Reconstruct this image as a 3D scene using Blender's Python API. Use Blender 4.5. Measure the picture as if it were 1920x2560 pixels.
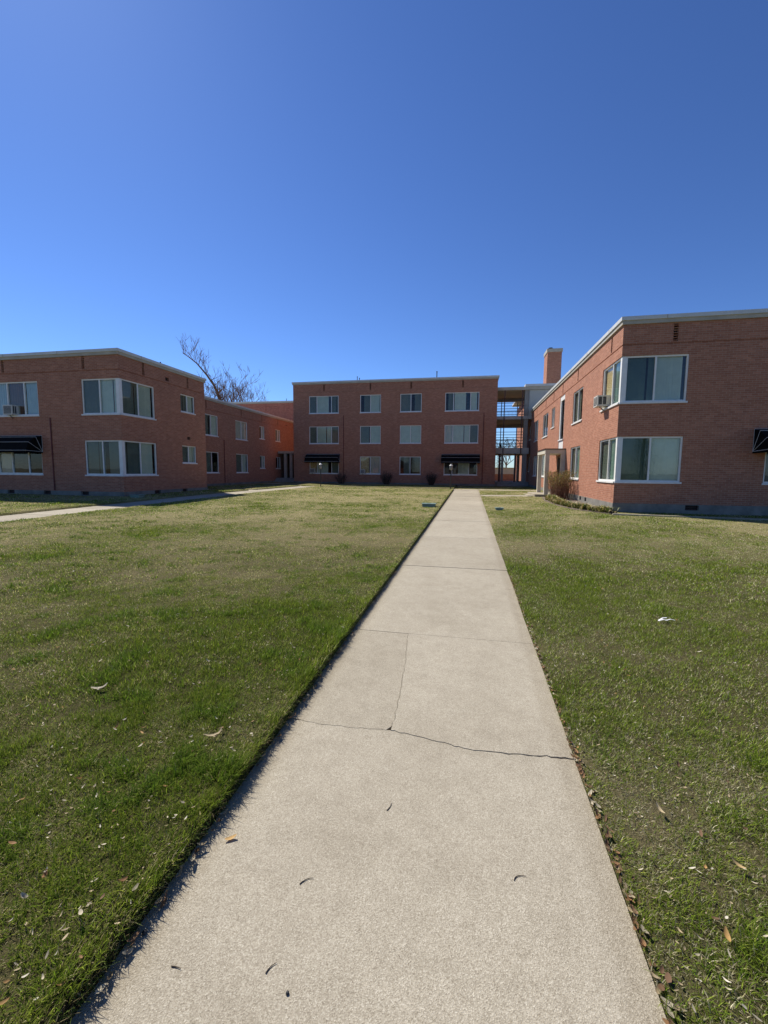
import bpy, math, random
import numpy as np
from mathutils import Vector, Matrix

sc = bpy.context.scene
for o in list(bpy.data.objects):
    bpy.data.objects.remove(o)

# ------------------------------------------------------------------ camera
F_PX, PITCH, YAW, ROLL = 1063.8, math.radians(5.557), math.radians(11.338), math.radians(0.506)
fw = Vector((-math.sin(YAW) * math.cos(PITCH), math.cos(YAW) * math.cos(PITCH), -math.sin(PITCH)))
rt = Vector((math.cos(YAW), math.sin(YAW), 0))
up = rt.cross(fw)
r2 = rt * math.cos(ROLL) + up * math.sin(ROLL)
u2 = -rt * math.sin(ROLL) + up * math.cos(ROLL)
cd = bpy.data.cameras.new('camera')
cam = bpy.data.objects.new('camera', cd)
sc.collection.objects.link(cam)
cd.sensor_fit = 'VERTICAL'
cd.sensor_height = 24.0
cd.lens = 24.0 * F_PX / 2560.0
cd.clip_start = 0.05
cd.clip_end = 3000
cam.matrix_world = Matrix(((r2.x, u2.x, -fw.x, 0), (r2.y, u2.y, -fw.y, 0), (r2.z, u2.z, -fw.z, 0), (0, 0, 0, 1)))
sc.camera = cam

# ------------------------------------------------------------------ sky, sun, exposure
SUN = Vector((-0.70, 0.53, 1.0)).normalized()
w = bpy.data.worlds.new('World')
sc.world = w
w.use_nodes = True
wt = w.node_tree
bg = wt.nodes['Background']
sky = wt.nodes.new('ShaderNodeTexSky')
sky.sky_type = 'NISHITA'
sky.sun_disc = False
sky.sun_elevation = math.asin(SUN.z)
sky.sun_rotation = math.atan2(SUN.x, SUN.y)
sky.altitude = 900
sky.air_density = 1.0
sky.dust_density = 0.25
sky.ozone_density = 2.2
sk_mul = wt.nodes.new('ShaderNodeVectorMath'); sk_mul.operation = 'SCALE'; sk_mul.inputs['Scale'].default_value = 0.1
sk_gam = wt.nodes.new('ShaderNodeGamma'); sk_gam.inputs['Gamma'].default_value = 1.2
sk_tint = wt.nodes.new('ShaderNodeVectorMath'); sk_tint.operation = 'MULTIPLY'; sk_tint.inputs[1].default_value = (6.45, 8.3, 11.5)     # dry-air blue
wt.links.new(sky.outputs[0], sk_mul.inputs[0]); wt.links.new(sk_mul.outputs[0], sk_gam.inputs[0])
wt.links.new(sk_gam.outputs[0], sk_tint.inputs[0]); wt.links.new(sk_tint.outputs[0], bg.inputs[0])
bg.inputs[1].default_value = 0.10
sl = bpy.data.lights.new('sun', 'SUN')
sl.energy = 5.0
sl.angle = math.radians(0.53)
sl.color = (1.0, 0.945, 0.85)
sun = bpy.data.objects.new('sun', sl)
sc.collection.objects.link(sun)
sun.location = SUN * 60
sun.rotation_euler = (-SUN).to_track_quat('-Z', 'Y').to_euler()
sc.view_settings.view_transform = 'Standard'
sc.view_settings.look = 'None'
sc.view_settings.exposure = 0.40
sc.view_settings.gamma = 1.0
sc.cycles.use_denoising = True
sc.cycles.denoising_prefilter = 'ACCURATE'
sc.cycles.max_bounces = 8
sc.cycles.sample_clamp_indirect = 3.0
sc.cycles.transparent_max_bounces = 24

# ------------------------------------------------------------------ helpers
COL = sc.collection
OFF = {}                      # world offset of each object (everything is built in world metres)

def tag(o, label=None, cat=None, group=None, kind=None):
    if label: o['label'] = label
    if cat: o['category'] = cat
    if group: o['group'] = group
    if kind: o['kind'] = kind
    return o

def empty(name, loc):
    o = bpy.data.objects.new(name, None)
    COL.objects.link(o)
    o.location = loc
    o.empty_display_size = 0.2
    OFF[o.name] = Vector(loc)
    return o

def thing(name, loc, label, cat, group=None):
    return tag(empty(name, loc), label, cat, group)

class MB:
    """collects faces in world metres; build() makes one mesh object of them"""
    def __init__(s):
        s.v = []; s.f = []; s.uv = []
    def face(s, pts, uv=None):
        b = len(s.v)
        s.v.extend([tuple(p) for p in pts])
        s.f.append(tuple(range(b, b + len(pts))))
        if uv is None:
            uv = [(p[0] + p[1], p[2]) for p in pts]
        s.uv.append(uv)
    def box(s, x0, x1, y0, y1, z0, z1):
        P = [(x, y, z) for z in (z0, z1) for y in (y0, y1) for x in (x0, x1)]
        for q in ((0, 2, 3, 1), (4, 5, 7, 6), (0, 1, 5, 4), (1, 3, 7, 5), (3, 2, 6, 7), (2, 0, 4, 6)):
            s.face([P[i] for i in q])
    def prism(s, ring, zb, zt):
        """ring: ccw (x,y) list; zb, zt: floats or functions of x,y"""
        fb = zb if callable(zb) else (lambda x, y: zb)
        ft = zt if callable(zt) else (lambda x, y: zt)
        s.face([(x, y, ft(x, y)) for x, y in ring])
        s.face([(x, y, fb(x, y)) for x, y in reversed(ring)])
        n = len(ring)
        for i in range(n):
            a, b = ring[i], ring[(i + 1) % n]
            s.face([(a[0], a[1], fb(*a)), (b[0], b[1], fb(*b)), (b[0], b[1], ft(*b)), (a[0], a[1], ft(*a))])
    def tube(s, pts, rad, n=6, cap=True):
        pts = [Vector(p) for p in pts]
        if not hasattr(rad, '__len__'):
            rad = [rad] * len(pts)
        base = len(s.v)
        prev = None
        for i, p in enumerate(pts):
            t = (pts[min(i + 1, len(pts) - 1)] - pts[max(i - 1, 0)])
            if t.length < 1e-9: t = Vector((0, 0, 1))
            t.normalize()
            a = prev if prev is not None else (Vector((0, 0, 1)) if abs(t.z) < 0.9 else Vector((1, 0, 0)))
            a = a - t * a.dot(t)
            a.normalize()
            prev = a
            b = t.cross(a)
            for k in range(n):
                an = 2 * math.pi * k / n
                s.v.append(tuple(p + (a * math.cos(an) + b * math.sin(an)) * rad[i]))
        for i in range(len(pts) - 1):
            for k in range(n):
                k2 = (k + 1) % n
                q = (base + i * n + k, base + i * n + k2, base + (i + 1) * n + k2, base + (i + 1) * n + k)
                s.f.append(q)
                s.uv.append([(0, 0)] * 4)
        if cap:
            s.f.append(tuple(base + k for k in reversed(range(n)))); s.uv.append([(0, 0)] * n)
            e = base + (len(pts) - 1) * n
            s.f.append(tuple(e + k for k in range(n))); s.uv.append([(0, 0)] * n)
    def lathe(s, cx, cy, prof, n=14):
        """prof: list of (r, z)"""
        base = len(s.v)
        for r, z in prof:
            for k in range(n):
                a = 2 * math.pi * k / n
                s.v.append((cx + r * math.cos(a), cy + r * math.sin(a), z))
        for i in range(len(prof) - 1):
            for k in range(n):
                k2 = (k + 1) % n
                s.f.append((base + i * n + k, base + i * n + k2, base + (i + 1) * n + k2, base + (i + 1) * n + k))
                s.uv.append([(0, 0)] * 4)
        s.f.append(tuple(base + k for k in reversed(range(n)))); s.uv.append([(0, 0)] * n)
        e = base + (len(prof) - 1) * n
        s.f.append(tuple(e + k for k in range(n))); s.uv.append([(0, 0)] * n)
    def build(s, name, mat, parent=None, smooth=False, bevel=0):
        me = bpy.data.meshes.new(name)
        off = OFF[parent.name] if parent is not None else Vector((0, 0, 0))
        if parent is None and s.v:
            a = np.array(s.v)
            off = Vector(((a[:, 0].min() + a[:, 0].max()) / 2, (a[:, 1].min() + a[:, 1].max()) / 2, a[:, 2].min()))
        me.from_pydata([(x - off.x, y - off.y, z - off.z) for x, y, z in s.v], [], s.f)
        ul = me.uv_layers.new(name='UVMap')
        ul.data.foreach_set('uv', [c for f in s.uv for p in f for c in p])
        me.materials.append(mat)
        if smooth:
            me.polygons.foreach_set('use_smooth', [True] * len(me.polygons))
        me.update()
        o = bpy.data.objects.new(name, me)
        COL.objects.link(o)
        if parent is not None:
            o.parent = parent
            OFF[o.name] = Vector(off)
        else:
            o.location = off
            OFF[o.name] = Vector(off)
        if bevel:
            b = o.modifiers.new('bevel', 'BEVEL'); b.width = bevel; b.segments = 2; b.limit_method = 'ANGLE'
        return o

class Fac:
    """a facade plane: axis 'x' (u = world x at y = c) or 'y' (u = world y at x = c); n = sign of the outward normal"""
    def __init__(s, axis, c, n):
        s.axis, s.c, s.n = axis, c, n
        s.flip = (axis == 'x' and n > 0) or (axis == 'y' and n < 0)
    def p(s, u, z, d=0.0):
        return (u, s.c + s.n * d, z) if s.axis == 'x' else (s.c + s.n * d, u, z)
    def off(s, d):
        return Fac(s.axis, s.c + s.n * d, s.n)
    def quad(s, mb, pts, uv=None):
        """pts: list of (u,z,d) ccw seen from outside when u runs to the right"""
        if uv is None: uv = [(u, z + d) for u, z, d in pts]
        P = [s.p(*q) for q in pts]
        if s.flip:
            P = P[::-1]; uv = uv[::-1]
        mb.face(P, uv)
    def box(s, mb, u0, u1, z0, z1, d0, d1):
        a, b = s.p(u0, z0, d0), s.p(u1, z1, d1)
        mb.box(min(a[0], b[0]), max(a[0], b[0]), min(a[1], b[1]), max(a[1], b[1]), z0, z1)

def wall(mb, F, u0, u1, z0, z1, holes=(), reveal=0.11):
    """holes: (u0,u1,z0,z1[,openside]) openside 'l'/'r' leaves that reveal out (corner windows)"""
    us = sorted({u0, u1} | {min(max(h[i], u0), u1) for h in holes for i in (0, 1)})
    zs = sorted({z0, z1} | {min(max(h[i], z0), z1) for h in holes for i in (2, 3)})
    for a, b in zip(us, us[1:]):
        for c, d in zip(zs, zs[1:]):
            m, n = (a + b) / 2, (c + d) / 2
            if any(h[0] < m < h[1] and h[2] < n < h[3] for h in holes):
                continue
            F.quad(mb, [(a, c, 0), (b, c, 0), (b, d, 0), (a, d, 0)])
    for h in holes:
        a, b, c, d = h[:4]
        os_ = h[4] if len(h) > 4 else ''
        if d <= z0 or c >= z1: continue
        r = -(h[5] if len(h) > 5 else reveal)
        if 'l' not in os_: F.quad(mb, [(a, c, r), (a, c, 0), (a, d, 0), (a, d, r)], [(a + r, c), (a, c), (a, d), (a + r, d)])
        if 'r' not in os_: F.quad(mb, [(b, c, 0), (b, c, r), (b, d, r), (b, d, 0)], [(b, c), (b + r, c), (b + r, d), (b, d)])
        F.quad(mb, [(a, c, r), (b, c, r), (b, c, 0), (a, c, 0)])
        F.quad(mb, [(a, d, 0), (b, d, 0), (b, d, r), (a, d, r)])

# ------------------------------------------------------------------ materials
MATS = {}
def newmat(name):
    m = bpy.data.materials.new(name); m.use_nodes = True
    MATS[name] = m
    t = m.node_tree
    return m, t, t.nodes['Principled BSDF']

def N(t, typ, **kw):
    n = t.nodes.new(typ)
    for k, v in kw.items():
        if k.startswith('i_'):
            n.inputs[k[2:].replace('_', ' ')].default_value = v
        else:
            setattr(n, k, v)
    return n

def ramp(t, fac, stops):
    n = t.nodes.new('ShaderNodeValToRGB')
    e = n.color_ramp.elements
    while len(e) < len(stops): e.new(0.5)
    for el, (p, c) in zip(e, stops):
        el.position = p; el.color = c if len(c) == 4 else (*c, 1)
    t.links.new(fac, n.inputs[0])
    return n

def mix(t, fac, a, b, mode='MIX'):
    n = t.nodes.new('ShaderNodeMix'); n.data_type = 'RGBA'; n.blend_type = mode
    for sock, val in ((n.inputs[0], fac), (n.inputs[6], a), (n.inputs[7], b)):
        if isinstance(val, (int, float)): sock.default_value = val
        elif isinstance(val, tuple): sock.default_value = (*val, 1) if len(val) == 3 else val
        else: t.links.new(val, sock)
    return n.outputs[2]

def noise(t, vec, scale, detail=4, rough=0.6, typ='3D'):
    n = N(t, 'ShaderNodeTexNoise', noise_dimensions=typ)
    n.inputs['Scale'].default_value = scale; n.inputs['Detail'].default_value = detail; n.inputs['Roughness'].default_value = rough
    if vec is not None: t.links.new(vec, n.inputs['Vector'])
    return n.outputs[0]

def plain(name, col, rough=0.6, metal=0.0, var=0.12, scale=6.0, bump=0.0, spec=0.4, bscale=60):
    m, t, b = newmat(name)
    tc = N(t, 'ShaderNodeTexCoord')
    f = noise(t, tc.outputs['Object'], scale, 5)
    lo = tuple(c * (1 - var) for c in col); hi = tuple(min(1, c * (1 + var)) for c in col)
    r = ramp(t, f, [(0.3, lo), (0.7, hi)])
    t.links.new(r.outputs[0], b.inputs['Base Color'])
    b.inputs['Roughness'].default_value = rough
    b.inputs['Metallic'].default_value = metal
    b.inputs['Specular IOR Level'].default_value = spec
    if bump:
        bn = N(t, 'ShaderNodeBump'); bn.inputs['Strength'].default_value = bump; bn.inputs['Distance'].default_value = 0.01
        t.links.new(noise(t, tc.outputs['Object'], bscale, 4), bn.inputs['Height'])
        t.links.new(bn.outputs[0], b.inputs['Normal'])
    return m

def brick_mat(name, c1, c2, mortar):
    m, t, b = newmat(name)
    uv = N(t, 'ShaderNodeUVMap')
    br = N(t, 'ShaderNodeTexBrick')
    br.offset = 0.5; br.squash = 1.0
    br.inputs['Color1'].default_value = (0, 0, 0, 1)
    br.inputs['Color2'].default_value = (1, 1, 1, 1)
    br.inputs['Mortar'].default_value = (0.5, 0.5, 0.5, 1)
    br.inputs['Scale'].default_value = 1.0
    br.inputs['Mortar Size'].default_value = 0.006
    br.inputs['Mortar Smooth'].default_value = 0.2
    br.inputs['Bias'].default_value = 0.0
    br.inputs['Brick Width'].default_value = 0.21
    br.inputs['Row Height'].default_value = 0.0695
    t.links.new(uv.outputs[0], br.inputs['Vector'])
    tc = N(t, 'ShaderNodeTexCoord')
    big = noise(t, uv.outputs[0], 0.55, 5, 0.65)
    mid = noise(t, uv.outputs[0], 4.0, 4, 0.7)
    fine = noise(t, uv.outputs[0], 70.0, 3, 0.6)
    # every brick has its own shade
    per = ramp(t, br.outputs['Color'], [(0.0, c1), (0.45, tuple((a + q) / 2 for a, q in zip(c1, c2))), (0.8, c2), (1.0, tuple(min(1, 1.14 * q) for q in c2))])
    v1 = mix(t, 0.5, per.outputs[0], ramp(t, big, [(0.3, (0.78, 0.77, 0.78)), (0.72, (1.08, 1.08, 1.08))]).outputs[0], 'MULTIPLY')
    v2 = mix(t, 0.45, v1, ramp(t, mid, [(0.3, (0.82, 0.80, 0.80)), (0.7, (1.1, 1.09, 1.08))]).outputs[0], 'MULTIPLY')
    v3 = mix(t, 0.5, v2, ramp(t, fine, [(0.25, (0.7, 0.7, 0.7)), (0.75, (1.2, 1.2, 1.2))]).outputs[0], 'MULTIPLY')
    mpn = N(t, 'ShaderNodeMapping'); mpn.inputs['Scale'].default_value = (5.0, 0.35, 1.0); t.links.new(uv.outputs[0], mpn.inputs[0])
    v3 = mix(t, 0.6, v3, ramp(t, noise(t, mpn.outputs[0], 1.0, 5, 0.7), [(0.30, (0.80, 0.79, 0.79)), (0.48, (1, 1, 1)), (0.68, (1.0, 1.0, 1.0)), (0.78, (1.10, 1.09, 1.08))]).outputs[0], 'MULTIPLY')
    mo = mix(t, 0.4, mortar, ramp(t, mid, [(0.3, (0.7, 0.7, 0.7)), (0.7, (1.1, 1.1, 1.1))]).outputs[0], 'MULTIPLY')
    col = mix(t, br.outputs['Fac'], v3, mo)
    t.links.new(col, b.inputs['Base Color'])
    b.inputs['Roughness'].default_value = 0.88
    b.inputs['Specular IOR Level'].default_value = 0.25
    inv = N(t, 'ShaderNodeMath', operation='SUBTRACT'); inv.inputs[0].default_value = 1.0
    t.links.new(br.outputs['Fac'], inv.inputs[1])
    ad = N(t, 'ShaderNodeMath', operation='MULTIPLY_ADD')
    t.links.new(fine, ad.inputs[0]); ad.inputs[1].default_value = 0.35; t.links.new(inv.outputs[0], ad.inputs[2])
    bn = N(t, 'ShaderNodeBump'); bn.inputs['Strength'].default_value = 0.7; bn.inputs['Distance'].default_value = 0.006
    t.links.new(ad.outputs[0], bn.inputs['Height'])
    t.links.new(bn.outputs[0], b.inputs['Normal'])
    return m

M_BRICK = brick_mat('brick', (0.350, 0.145, 0.088), (0.415, 0.186, 0.116), (0.42, 0.275, 0.195))
M_BRICK_RED = brick_mat('brick_red', (0.40, 0.130, 0.085), (0.50, 0.19, 0.12), (0.36, 0.22, 0.17))
M_FOUND = plain('foundation_concrete', (0.205, 0.195, 0.17), 0.9, 0, 0.28, 2.2, 0.4, 0.2)
M_FASCIA = plain('fascia_board', (0.40, 0.365, 0.29), 0.6, 0, 0.14, 2.0)
M_COPING = plain('coping_metal', (0.56, 0.56, 0.53), 0.45, 0.0, 0.08, 3.0)
M_ROOF = plain('roof_gravel', (0.42, 0.40, 0.37), 0.95, 0, 0.3, 12.0)
M_WHITE = plain('white_window_paint', (0.74, 0.73, 0.69), 0.45, 0, 0.07, 5.0)
M_SILL = plain('sill_paint', (0.70, 0.69, 0.66), 0.5, 0, 0.12, 5.0)
M_PANEL = plain('grey_panel', (0.40, 0.41, 0.38), 0.6, 0, 0.07, 2.0)
M_STEEL = plain('dark_red_steel', (0.075, 0.032, 0.028), 0.5, 0, 0.25, 8)
M_RAIL = plain('railing_paint', (0.03, 0.033, 0.04), 0.45, 0, 0.2, 8)
M_BEAM = plain('concrete_beam', (0.26, 0.25, 0.225), 0.8, 0, 0.2, 3, 0.2)
M_PORCH = plain('porch_paint', (0.55, 0.51, 0.42), 0.6, 0, 0.1, 3)
M_SLAB = plain('painted_soffit', (0.42, 0.41, 0.37), 0.8, 0, 0.12, 3, 0.1)
M_DARK = plain('dark_void', (0.02, 0.018, 0.017), 0.9, 0, 0.2, 4)
M_DOOR = plain('door_paint', (0.09, 0.06, 0.05), 0.5, 0, 0.2, 3)
M_PIPE = plain('maroon_pipe', (0.13, 0.030, 0.026), 0.55, 0, 0.2, 8)
M_AWN = plain('awning_canvas', (0.0075, 0.007, 0.007), 0.9, 0, 0.3, 4, 0.15, 0.08, 300)
M_TRIM = plain('awning_piping', (0.42, 0.42, 0.41), 0.6, 0, 0.1, 6)
M_AC = plain('ac_case', (0.56, 0.54, 0.48), 0.5, 0, 0.08, 6)
M_ACD = plain('ac_grille', (0.06, 0.06, 0.06), 0.6, 0, 0.2, 10)
M_LAMP = plain('lamp_post_paint', (0.035, 0.035, 0.035), 0.4, 0.0, 0.2, 9)
M_GLOBE = plain('lamp_globe', (0.22, 0.22, 0.21), 0.12, 0, 0.05, 4, spec=0.6)
M_BOXG = plain('valve_box_plastic', (0.17, 0.24, 0.20), 0.55, 0, 0.15, 6)
M_BARK = plain('bark', (0.23, 0.145, 0.092), 0.95, 0, 0.35, 9, 0.5, 0.2)
M_BARK2 = plain('bush_bark', (0.055, 0.040, 0.033), 0.95, 0, 0.35, 14)
M_BARK3 = plain('porch_bush_bark', (0.22, 0.12, 0.075), 0.95, 0, 0.35, 14)
M_SOIL = plain('bed_soil', (0.17, 0.135, 0.105), 1.0, 0, 0.4, 9, 0.8, 0.1, 35)
M_FARG = plain('far_ground', (0.13, 0.125, 0.075), 1.0, 0, 0.3, 0.05)
M_BIKE = plain('bicycle_black', (0.015, 0.015, 0.017), 0.4, 0, 0.1, 5)
M_PAPER = plain('paper', (0.78, 0.78, 0.78), 0.7, 0, 0.05, 20)
M_FARW = plain('far_wall_paint', (0.50, 0.48, 0.43), 0.8, 0, 0.08, 1)
M_TWIG = plain('dark_twig', (0.05, 0.035, 0.025), 0.9, 0, 0.3, 40)
M_PEB = plain('dark_pebble', (0.03, 0.03, 0.03), 0.6, 0, 0.2, 60)

def slat_mat(name, col, trans=0.25):
    m, t, b = newmat(name)
    tc = N(t, 'ShaderNodeTexCoord')
    f = noise(t, tc.outputs['Object'], 3.0, 3)
    r = ramp(t, f, [(0.3, tuple(c * 0.86 for c in col)), (0.7, col)])
    t.links.new(r.outputs[0], b.inputs['Base Color'])
    b.inputs['Roughness'].default_value = 0.7
    return m
M_BLIND = slat_mat('blind_slats', (0.62, 0.63, 0.54))
M_BLINDG = slat_mat('green_blind_slats', (0.36, 0.47, 0.40))
M_CURT = slat_mat('cream_curtain', (0.66, 0.55, 0.47))
M_BROWNC = slat_mat('brown_curtain', (0.20, 0.085, 0.05))
M_BLUEC = slat_mat('pale_blue_curtain', (0.50, 0.58, 0.66))

def osb():
    m, t, b = newmat('chipboard')
    tc = N(t, 'ShaderNodeTexCoord')
    v = N(t, 'ShaderNodeTexVoronoi'); v.inputs['Scale'].default_value = 22
    t.links.new(tc.outputs['Object'], v.inputs['Vector'])
    r = ramp(t, v.outputs['Color'], [(0.1, (0.40, 0.22, 0.09)), (0.5, (0.60, 0.40, 0.20)), (0.9, (0.72, 0.54, 0.32))])
    t.links.new(r.outputs[0], b.inputs['Base Color']); b.inputs['Roughness'].default_value = 0.8
    return m
M_OSB = osb()

def glass(name, tint, refl):
    m = bpy.data.materials.new(name); m.use_nodes = True
    t = m.node_tree; t.nodes.clear()
    out = N(t, 'ShaderNodeOutputMaterial')
    tr = N(t, 'ShaderNodeBsdfTransparent'); tr.inputs[0].default_value = (*tint, 1)
    gl = N(t, 'ShaderNodeBsdfGlossy'); gl.inputs['Roughness'].default_value = 0.0
    gl.inputs['Color'].default_value = (refl, refl, refl, 1)
    tc = N(t, 'ShaderNodeTexCoord')
    bn = N(t, 'ShaderNodeBump'); bn.inputs['Strength'].default_value = 0.03; bn.inputs['Distance'].default_value = 0.02
    t.links.new(noise(t, tc.outputs['Object'], 1.6, 2), bn.inputs['Height'])
    t.links.new(bn.outputs[0], gl.inputs['Normal'])
    fr = N(t, 'ShaderNodeFresnel'); fr.inputs[0].default_value = 1.62
    mx = N(t, 'ShaderNodeMixShader')
    # reflect only where a ray enters the pane (the sheet does not refract, so leaving it must not mirror)
    gm = N(t, 'ShaderNodeNewGeometry'); iv = N(t, 'ShaderNodeMath', operation='SUBTRACT'); iv.inputs[0].default_value = 1.0; t.links.new(gm.outputs['Backfacing'], iv.inputs[1])
    ml = N(t, 'ShaderNodeMath', operation='MULTIPLY'); t.links.new(fr.outputs[0], ml.inputs[0]); t.links.new(iv.outputs[0], ml.inputs[1])
    t.links.new(ml.outputs[0], mx.inputs[0]); t.links.new(tr.outputs[0], mx.inputs[1]); t.links.new(gl.outputs[0], mx.inputs[2])
    t.links.new(mx.outputs[0], out.inputs[0])
    return m
M_GLASS = glass('window_glass', (0.90, 0.94, 0.91), 1.0)
M_SCREEN = glass('screened_glass', (0.66, 0.69, 0.67), 0.7)

def concrete_mat():
    m, t, b = newmat('path_concrete')
    geo = N(t, 'ShaderNodeNewGeometry')
    P = geo.outputs['Position']
    v = N(t, 'ShaderNodeTexVoronoi'); v.inputs['Scale'].default_value = 280; t.links.new(P, v.inputs['Vector'])
    v2 = N(t, 'ShaderNodeTexVoronoi'); v2.inputs['Scale'].default_value = 95; t.links.new(P, v2.inputs['Vector'])
    f1 = noise(t, P, 220, 3, 0.7)
    f2 = noise(t, P, 1.3, 5, 0.6)
    f3 = noise(t, P, 9, 4, 0.6)
    base = ramp(t, v.outputs['Color'], [(0.0, (0.230, 0.198, 0.145)), (0.35, (0.345, 0.307, 0.236)), (0.7, (0.415, 0.374, 0.293)), (1.0, (0.55, 0.51, 0.415))])
    c = mix(t, 0.45, base.outputs[0], ramp(t, f1, [(0.3, (0.66, 0.64, 0.62)), (0.55, (1.0, 1.0, 1.0)), (0.75, (1.2, 1.2, 1.18))]).outputs[0], 'MULTIPLY')
    c = mix(t, 0.18, c, ramp(t, v2.outputs['Color'], [(0.1, (0.72, 0.70, 0.68)), (0.6, (1.05, 1.05, 1.05))]).outputs[0], 'MULTIPLY')
    c = mix(t, 0.6, c, ramp(t, f2, [(0.28, (0.80, 0.775, 0.735)), (0.5, (1.0, 0.99, 0.97)), (0.72, (1.10, 1.095, 1.08))]).outputs[0], 'MULTIPLY')
    c = mix(t, 0.4, c, ramp(t, f3, [(0.32, (0.80, 0.785, 0.765)), (0.6, (1.05, 1.05, 1.05))]).outputs[0], 'MULTIPLY')
    # old stains and drips, sharp-edged blots
    st = noise(t, P, 2.6, 6, 0.75)
    c = mix(t, 0.8, c, ramp(t, st, [(0.58, (1, 1, 1)), (0.66, (0.86, 0.85, 0.84)), (0.80, (0.80, 0.79, 0.78))]).outputs[0], 'MULTIPLY')
    oi = N(t, 'ShaderNodeObjectInfo')
    sx = N(t, 'ShaderNodeSeparateXYZ'); t.links.new(P, sx.inputs[0])
    def edge(x0):      # soil washed over the slab margin
        a = N(t, 'ShaderNodeMath', operation='SUBTRACT'); t.links.new(sx.outputs[0], a.inputs[0]); a.inputs[1].default_value = x0
        b_ = N(t, 'ShaderNodeMath', operation='ABSOLUTE'); t.links.new(a.outputs[0], b_.inputs[0])
        d_ = N(t, 'ShaderNodeMath', operation='MULTIPLY_ADD'); t.links.new(f3, d_.inputs[0]); d_.inputs[1].default_value = -0.16; t.links.new(b_.outputs[0], d_.inputs[2])
        return ramp(t, d_.outputs[0], [(0.0, (0.66, 0.62, 0.56)), (0.05, (1, 1, 1))]).outputs[0]
    c = mix(t, 0.4, c, edge(-1.13), 'MULTIPLY'); c = mix(t, 0.35, c, edge(0.63), 'MULTIPLY')
    c = mix(t, 0.9, c, ramp(t, oi.outputs['Random'], [(0.0, (0.90, 0.895, 0.88)), (1.0, (1.05, 1.05, 1.05))]).outputs[0], 'MULTIPLY')
    t.links.new(c, b.inputs['Base Color'])
    b.inputs['Roughness'].default_value = 0.9; b.inputs['Specular IOR Level'].default_value = 0.2
    bn = N(t, 'ShaderNodeBump'); bn.inputs['Strength'].default_value = 0.45; bn.inputs['Distance'].default_value = 0.003
    ad = N(t, 'ShaderNodeMath', operation='ADD'); t.links.new(v.outputs['Distance'], ad.inputs[0]); t.links.new(f1, ad.inputs[1])
    t.links.new(ad.outputs[0], bn.inputs['Height']); t.links.new(bn.outputs[0], b.inputs['Normal'])
    return m
M_CONC = concrete_mat()

def attr_mat(name, trans=0.3, rough=0.55, spec=0.3):
    m = bpy.data.materials.new(name); m.use_nodes = True
    t = m.node_tree; b = t.nodes['Principled BSDF']; out = t.nodes['Material Output']
    a = N(t, 'ShaderNodeAttribute', attribute_name='tint')
    t.links.new(a.outputs['Color'], b.inputs['Base Color'])
    b.inputs['Roughness'].default_value = rough; b.inputs['Specular IOR Level'].default_value = spec
    tr = N(t, 'ShaderNodeBsdfTranslucent'); t.links.new(a.outputs['Color'], tr.inputs[0])
    mx = N(t, 'ShaderNodeMixShader'); mx.inputs[0].default_value = trans
    t.links.new(b.outputs[0], mx.inputs[1]); t.links.new(tr.outputs[0], mx.inputs[2])
    t.links.new(mx.outputs[0], out.inputs[0])
    return m
M_BLADE = attr_mat('grass_blade', 0.40, 0.6, 0.12)
M_LEAF = attr_mat('leaf', 0.3)
M_DRY = attr_mat('dry_leaf', 0.2, 0.7, 0.2)

def lawn_mat():
    m, t, b = newmat('lawn_thatch')
    a = N(t, 'ShaderNodeAttribute', attribute_name='tint')
    geo = N(t, 'ShaderNodeNewGeometry'); P = geo.outputs['Position']
    f1 = noise(t, P, 55, 4, 0.75); f2 = noise(t, P, 7, 4, 0.7)
    c = mix(t, 0.75, a.outputs['Color'], ramp(t, f1, [(0.25, (0.35, 0.36, 0.33)), (0.5, (0.95, 0.95, 0.9)), (0.75, (1.6, 1.55, 1.4))]).outputs[0], 'MULTIPLY')
    c = mix(t, 0.5, c, ramp(t, f2, [(0.3, (0.72, 0.75, 0.7)), (0.7, (1.2, 1.15, 1.05))]).outputs[0], 'MULTIPLY')
    t.links.new(c, b.inputs['Base Color'])
    b.inputs['Roughness'].default_value = 1.0; b.inputs['Specular IOR Level'].default_value = 0.05
    bn = N(t, 'ShaderNodeBump'); bn.inputs['Strength'].default_value = 1.0; bn.inputs['Distance'].default_value = 0.03
    t.links.new(f1, bn.inputs['Height']); t.links.new(bn.outputs[0], b.inputs['Normal'])
    return m
M_LAWN = lawn_mat()

# ------------------------------------------------------------------ ground heights and plan
XL, XR = -1.13, 0.63                      # main path
def sstep(t):
    t = np.clip(t, 0, 1); return t * t * (3 - 2 * t)
def zp(y):
    return -1.66 + 0.0106 * np.clip(y, -12, 38)
def surf(x, y):
    """height of the paths and of the soil below the turf"""
    fade = 1 - sstep((np.asarray(y, float) - 18) / 18)
    left = 0.15 * sstep((XL - np.asarray(x, float)) / 12.5)
    right = 0.08 * sstep((np.asarray(x, float) - XR) / 4.0)
    return zp(np.asarray(y, float)) + fade * (left + right)
def sf(x, y): return float(surf(x, y))
PATHS = [(XL, XR, -6.0, 31.0), (-13.3, -11.55, -6.0, 32.2), (-18.70, -13.3, 24.0, 25.0),
         (-11.55, 4.9, 31.0, 32.2), (-18.0, -13.3, 32.2, 33.6), (-18.0, -16.5, 33.6, 38.3), (XR, 3.4, 24.65, 25.85)]
PATHS[3] = (-11.55, 4.9, 31.0, 32.2)
BLOCKS = [(-32, -15.41, 16.66, 22.92), (-32, -18.75, 22.92, 47.7), (-16.3, 2.1, 37.9, 46), (5.03, 24, 16.46, 50), (3.45, 5.03, 24.5, 27.3)]
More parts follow.
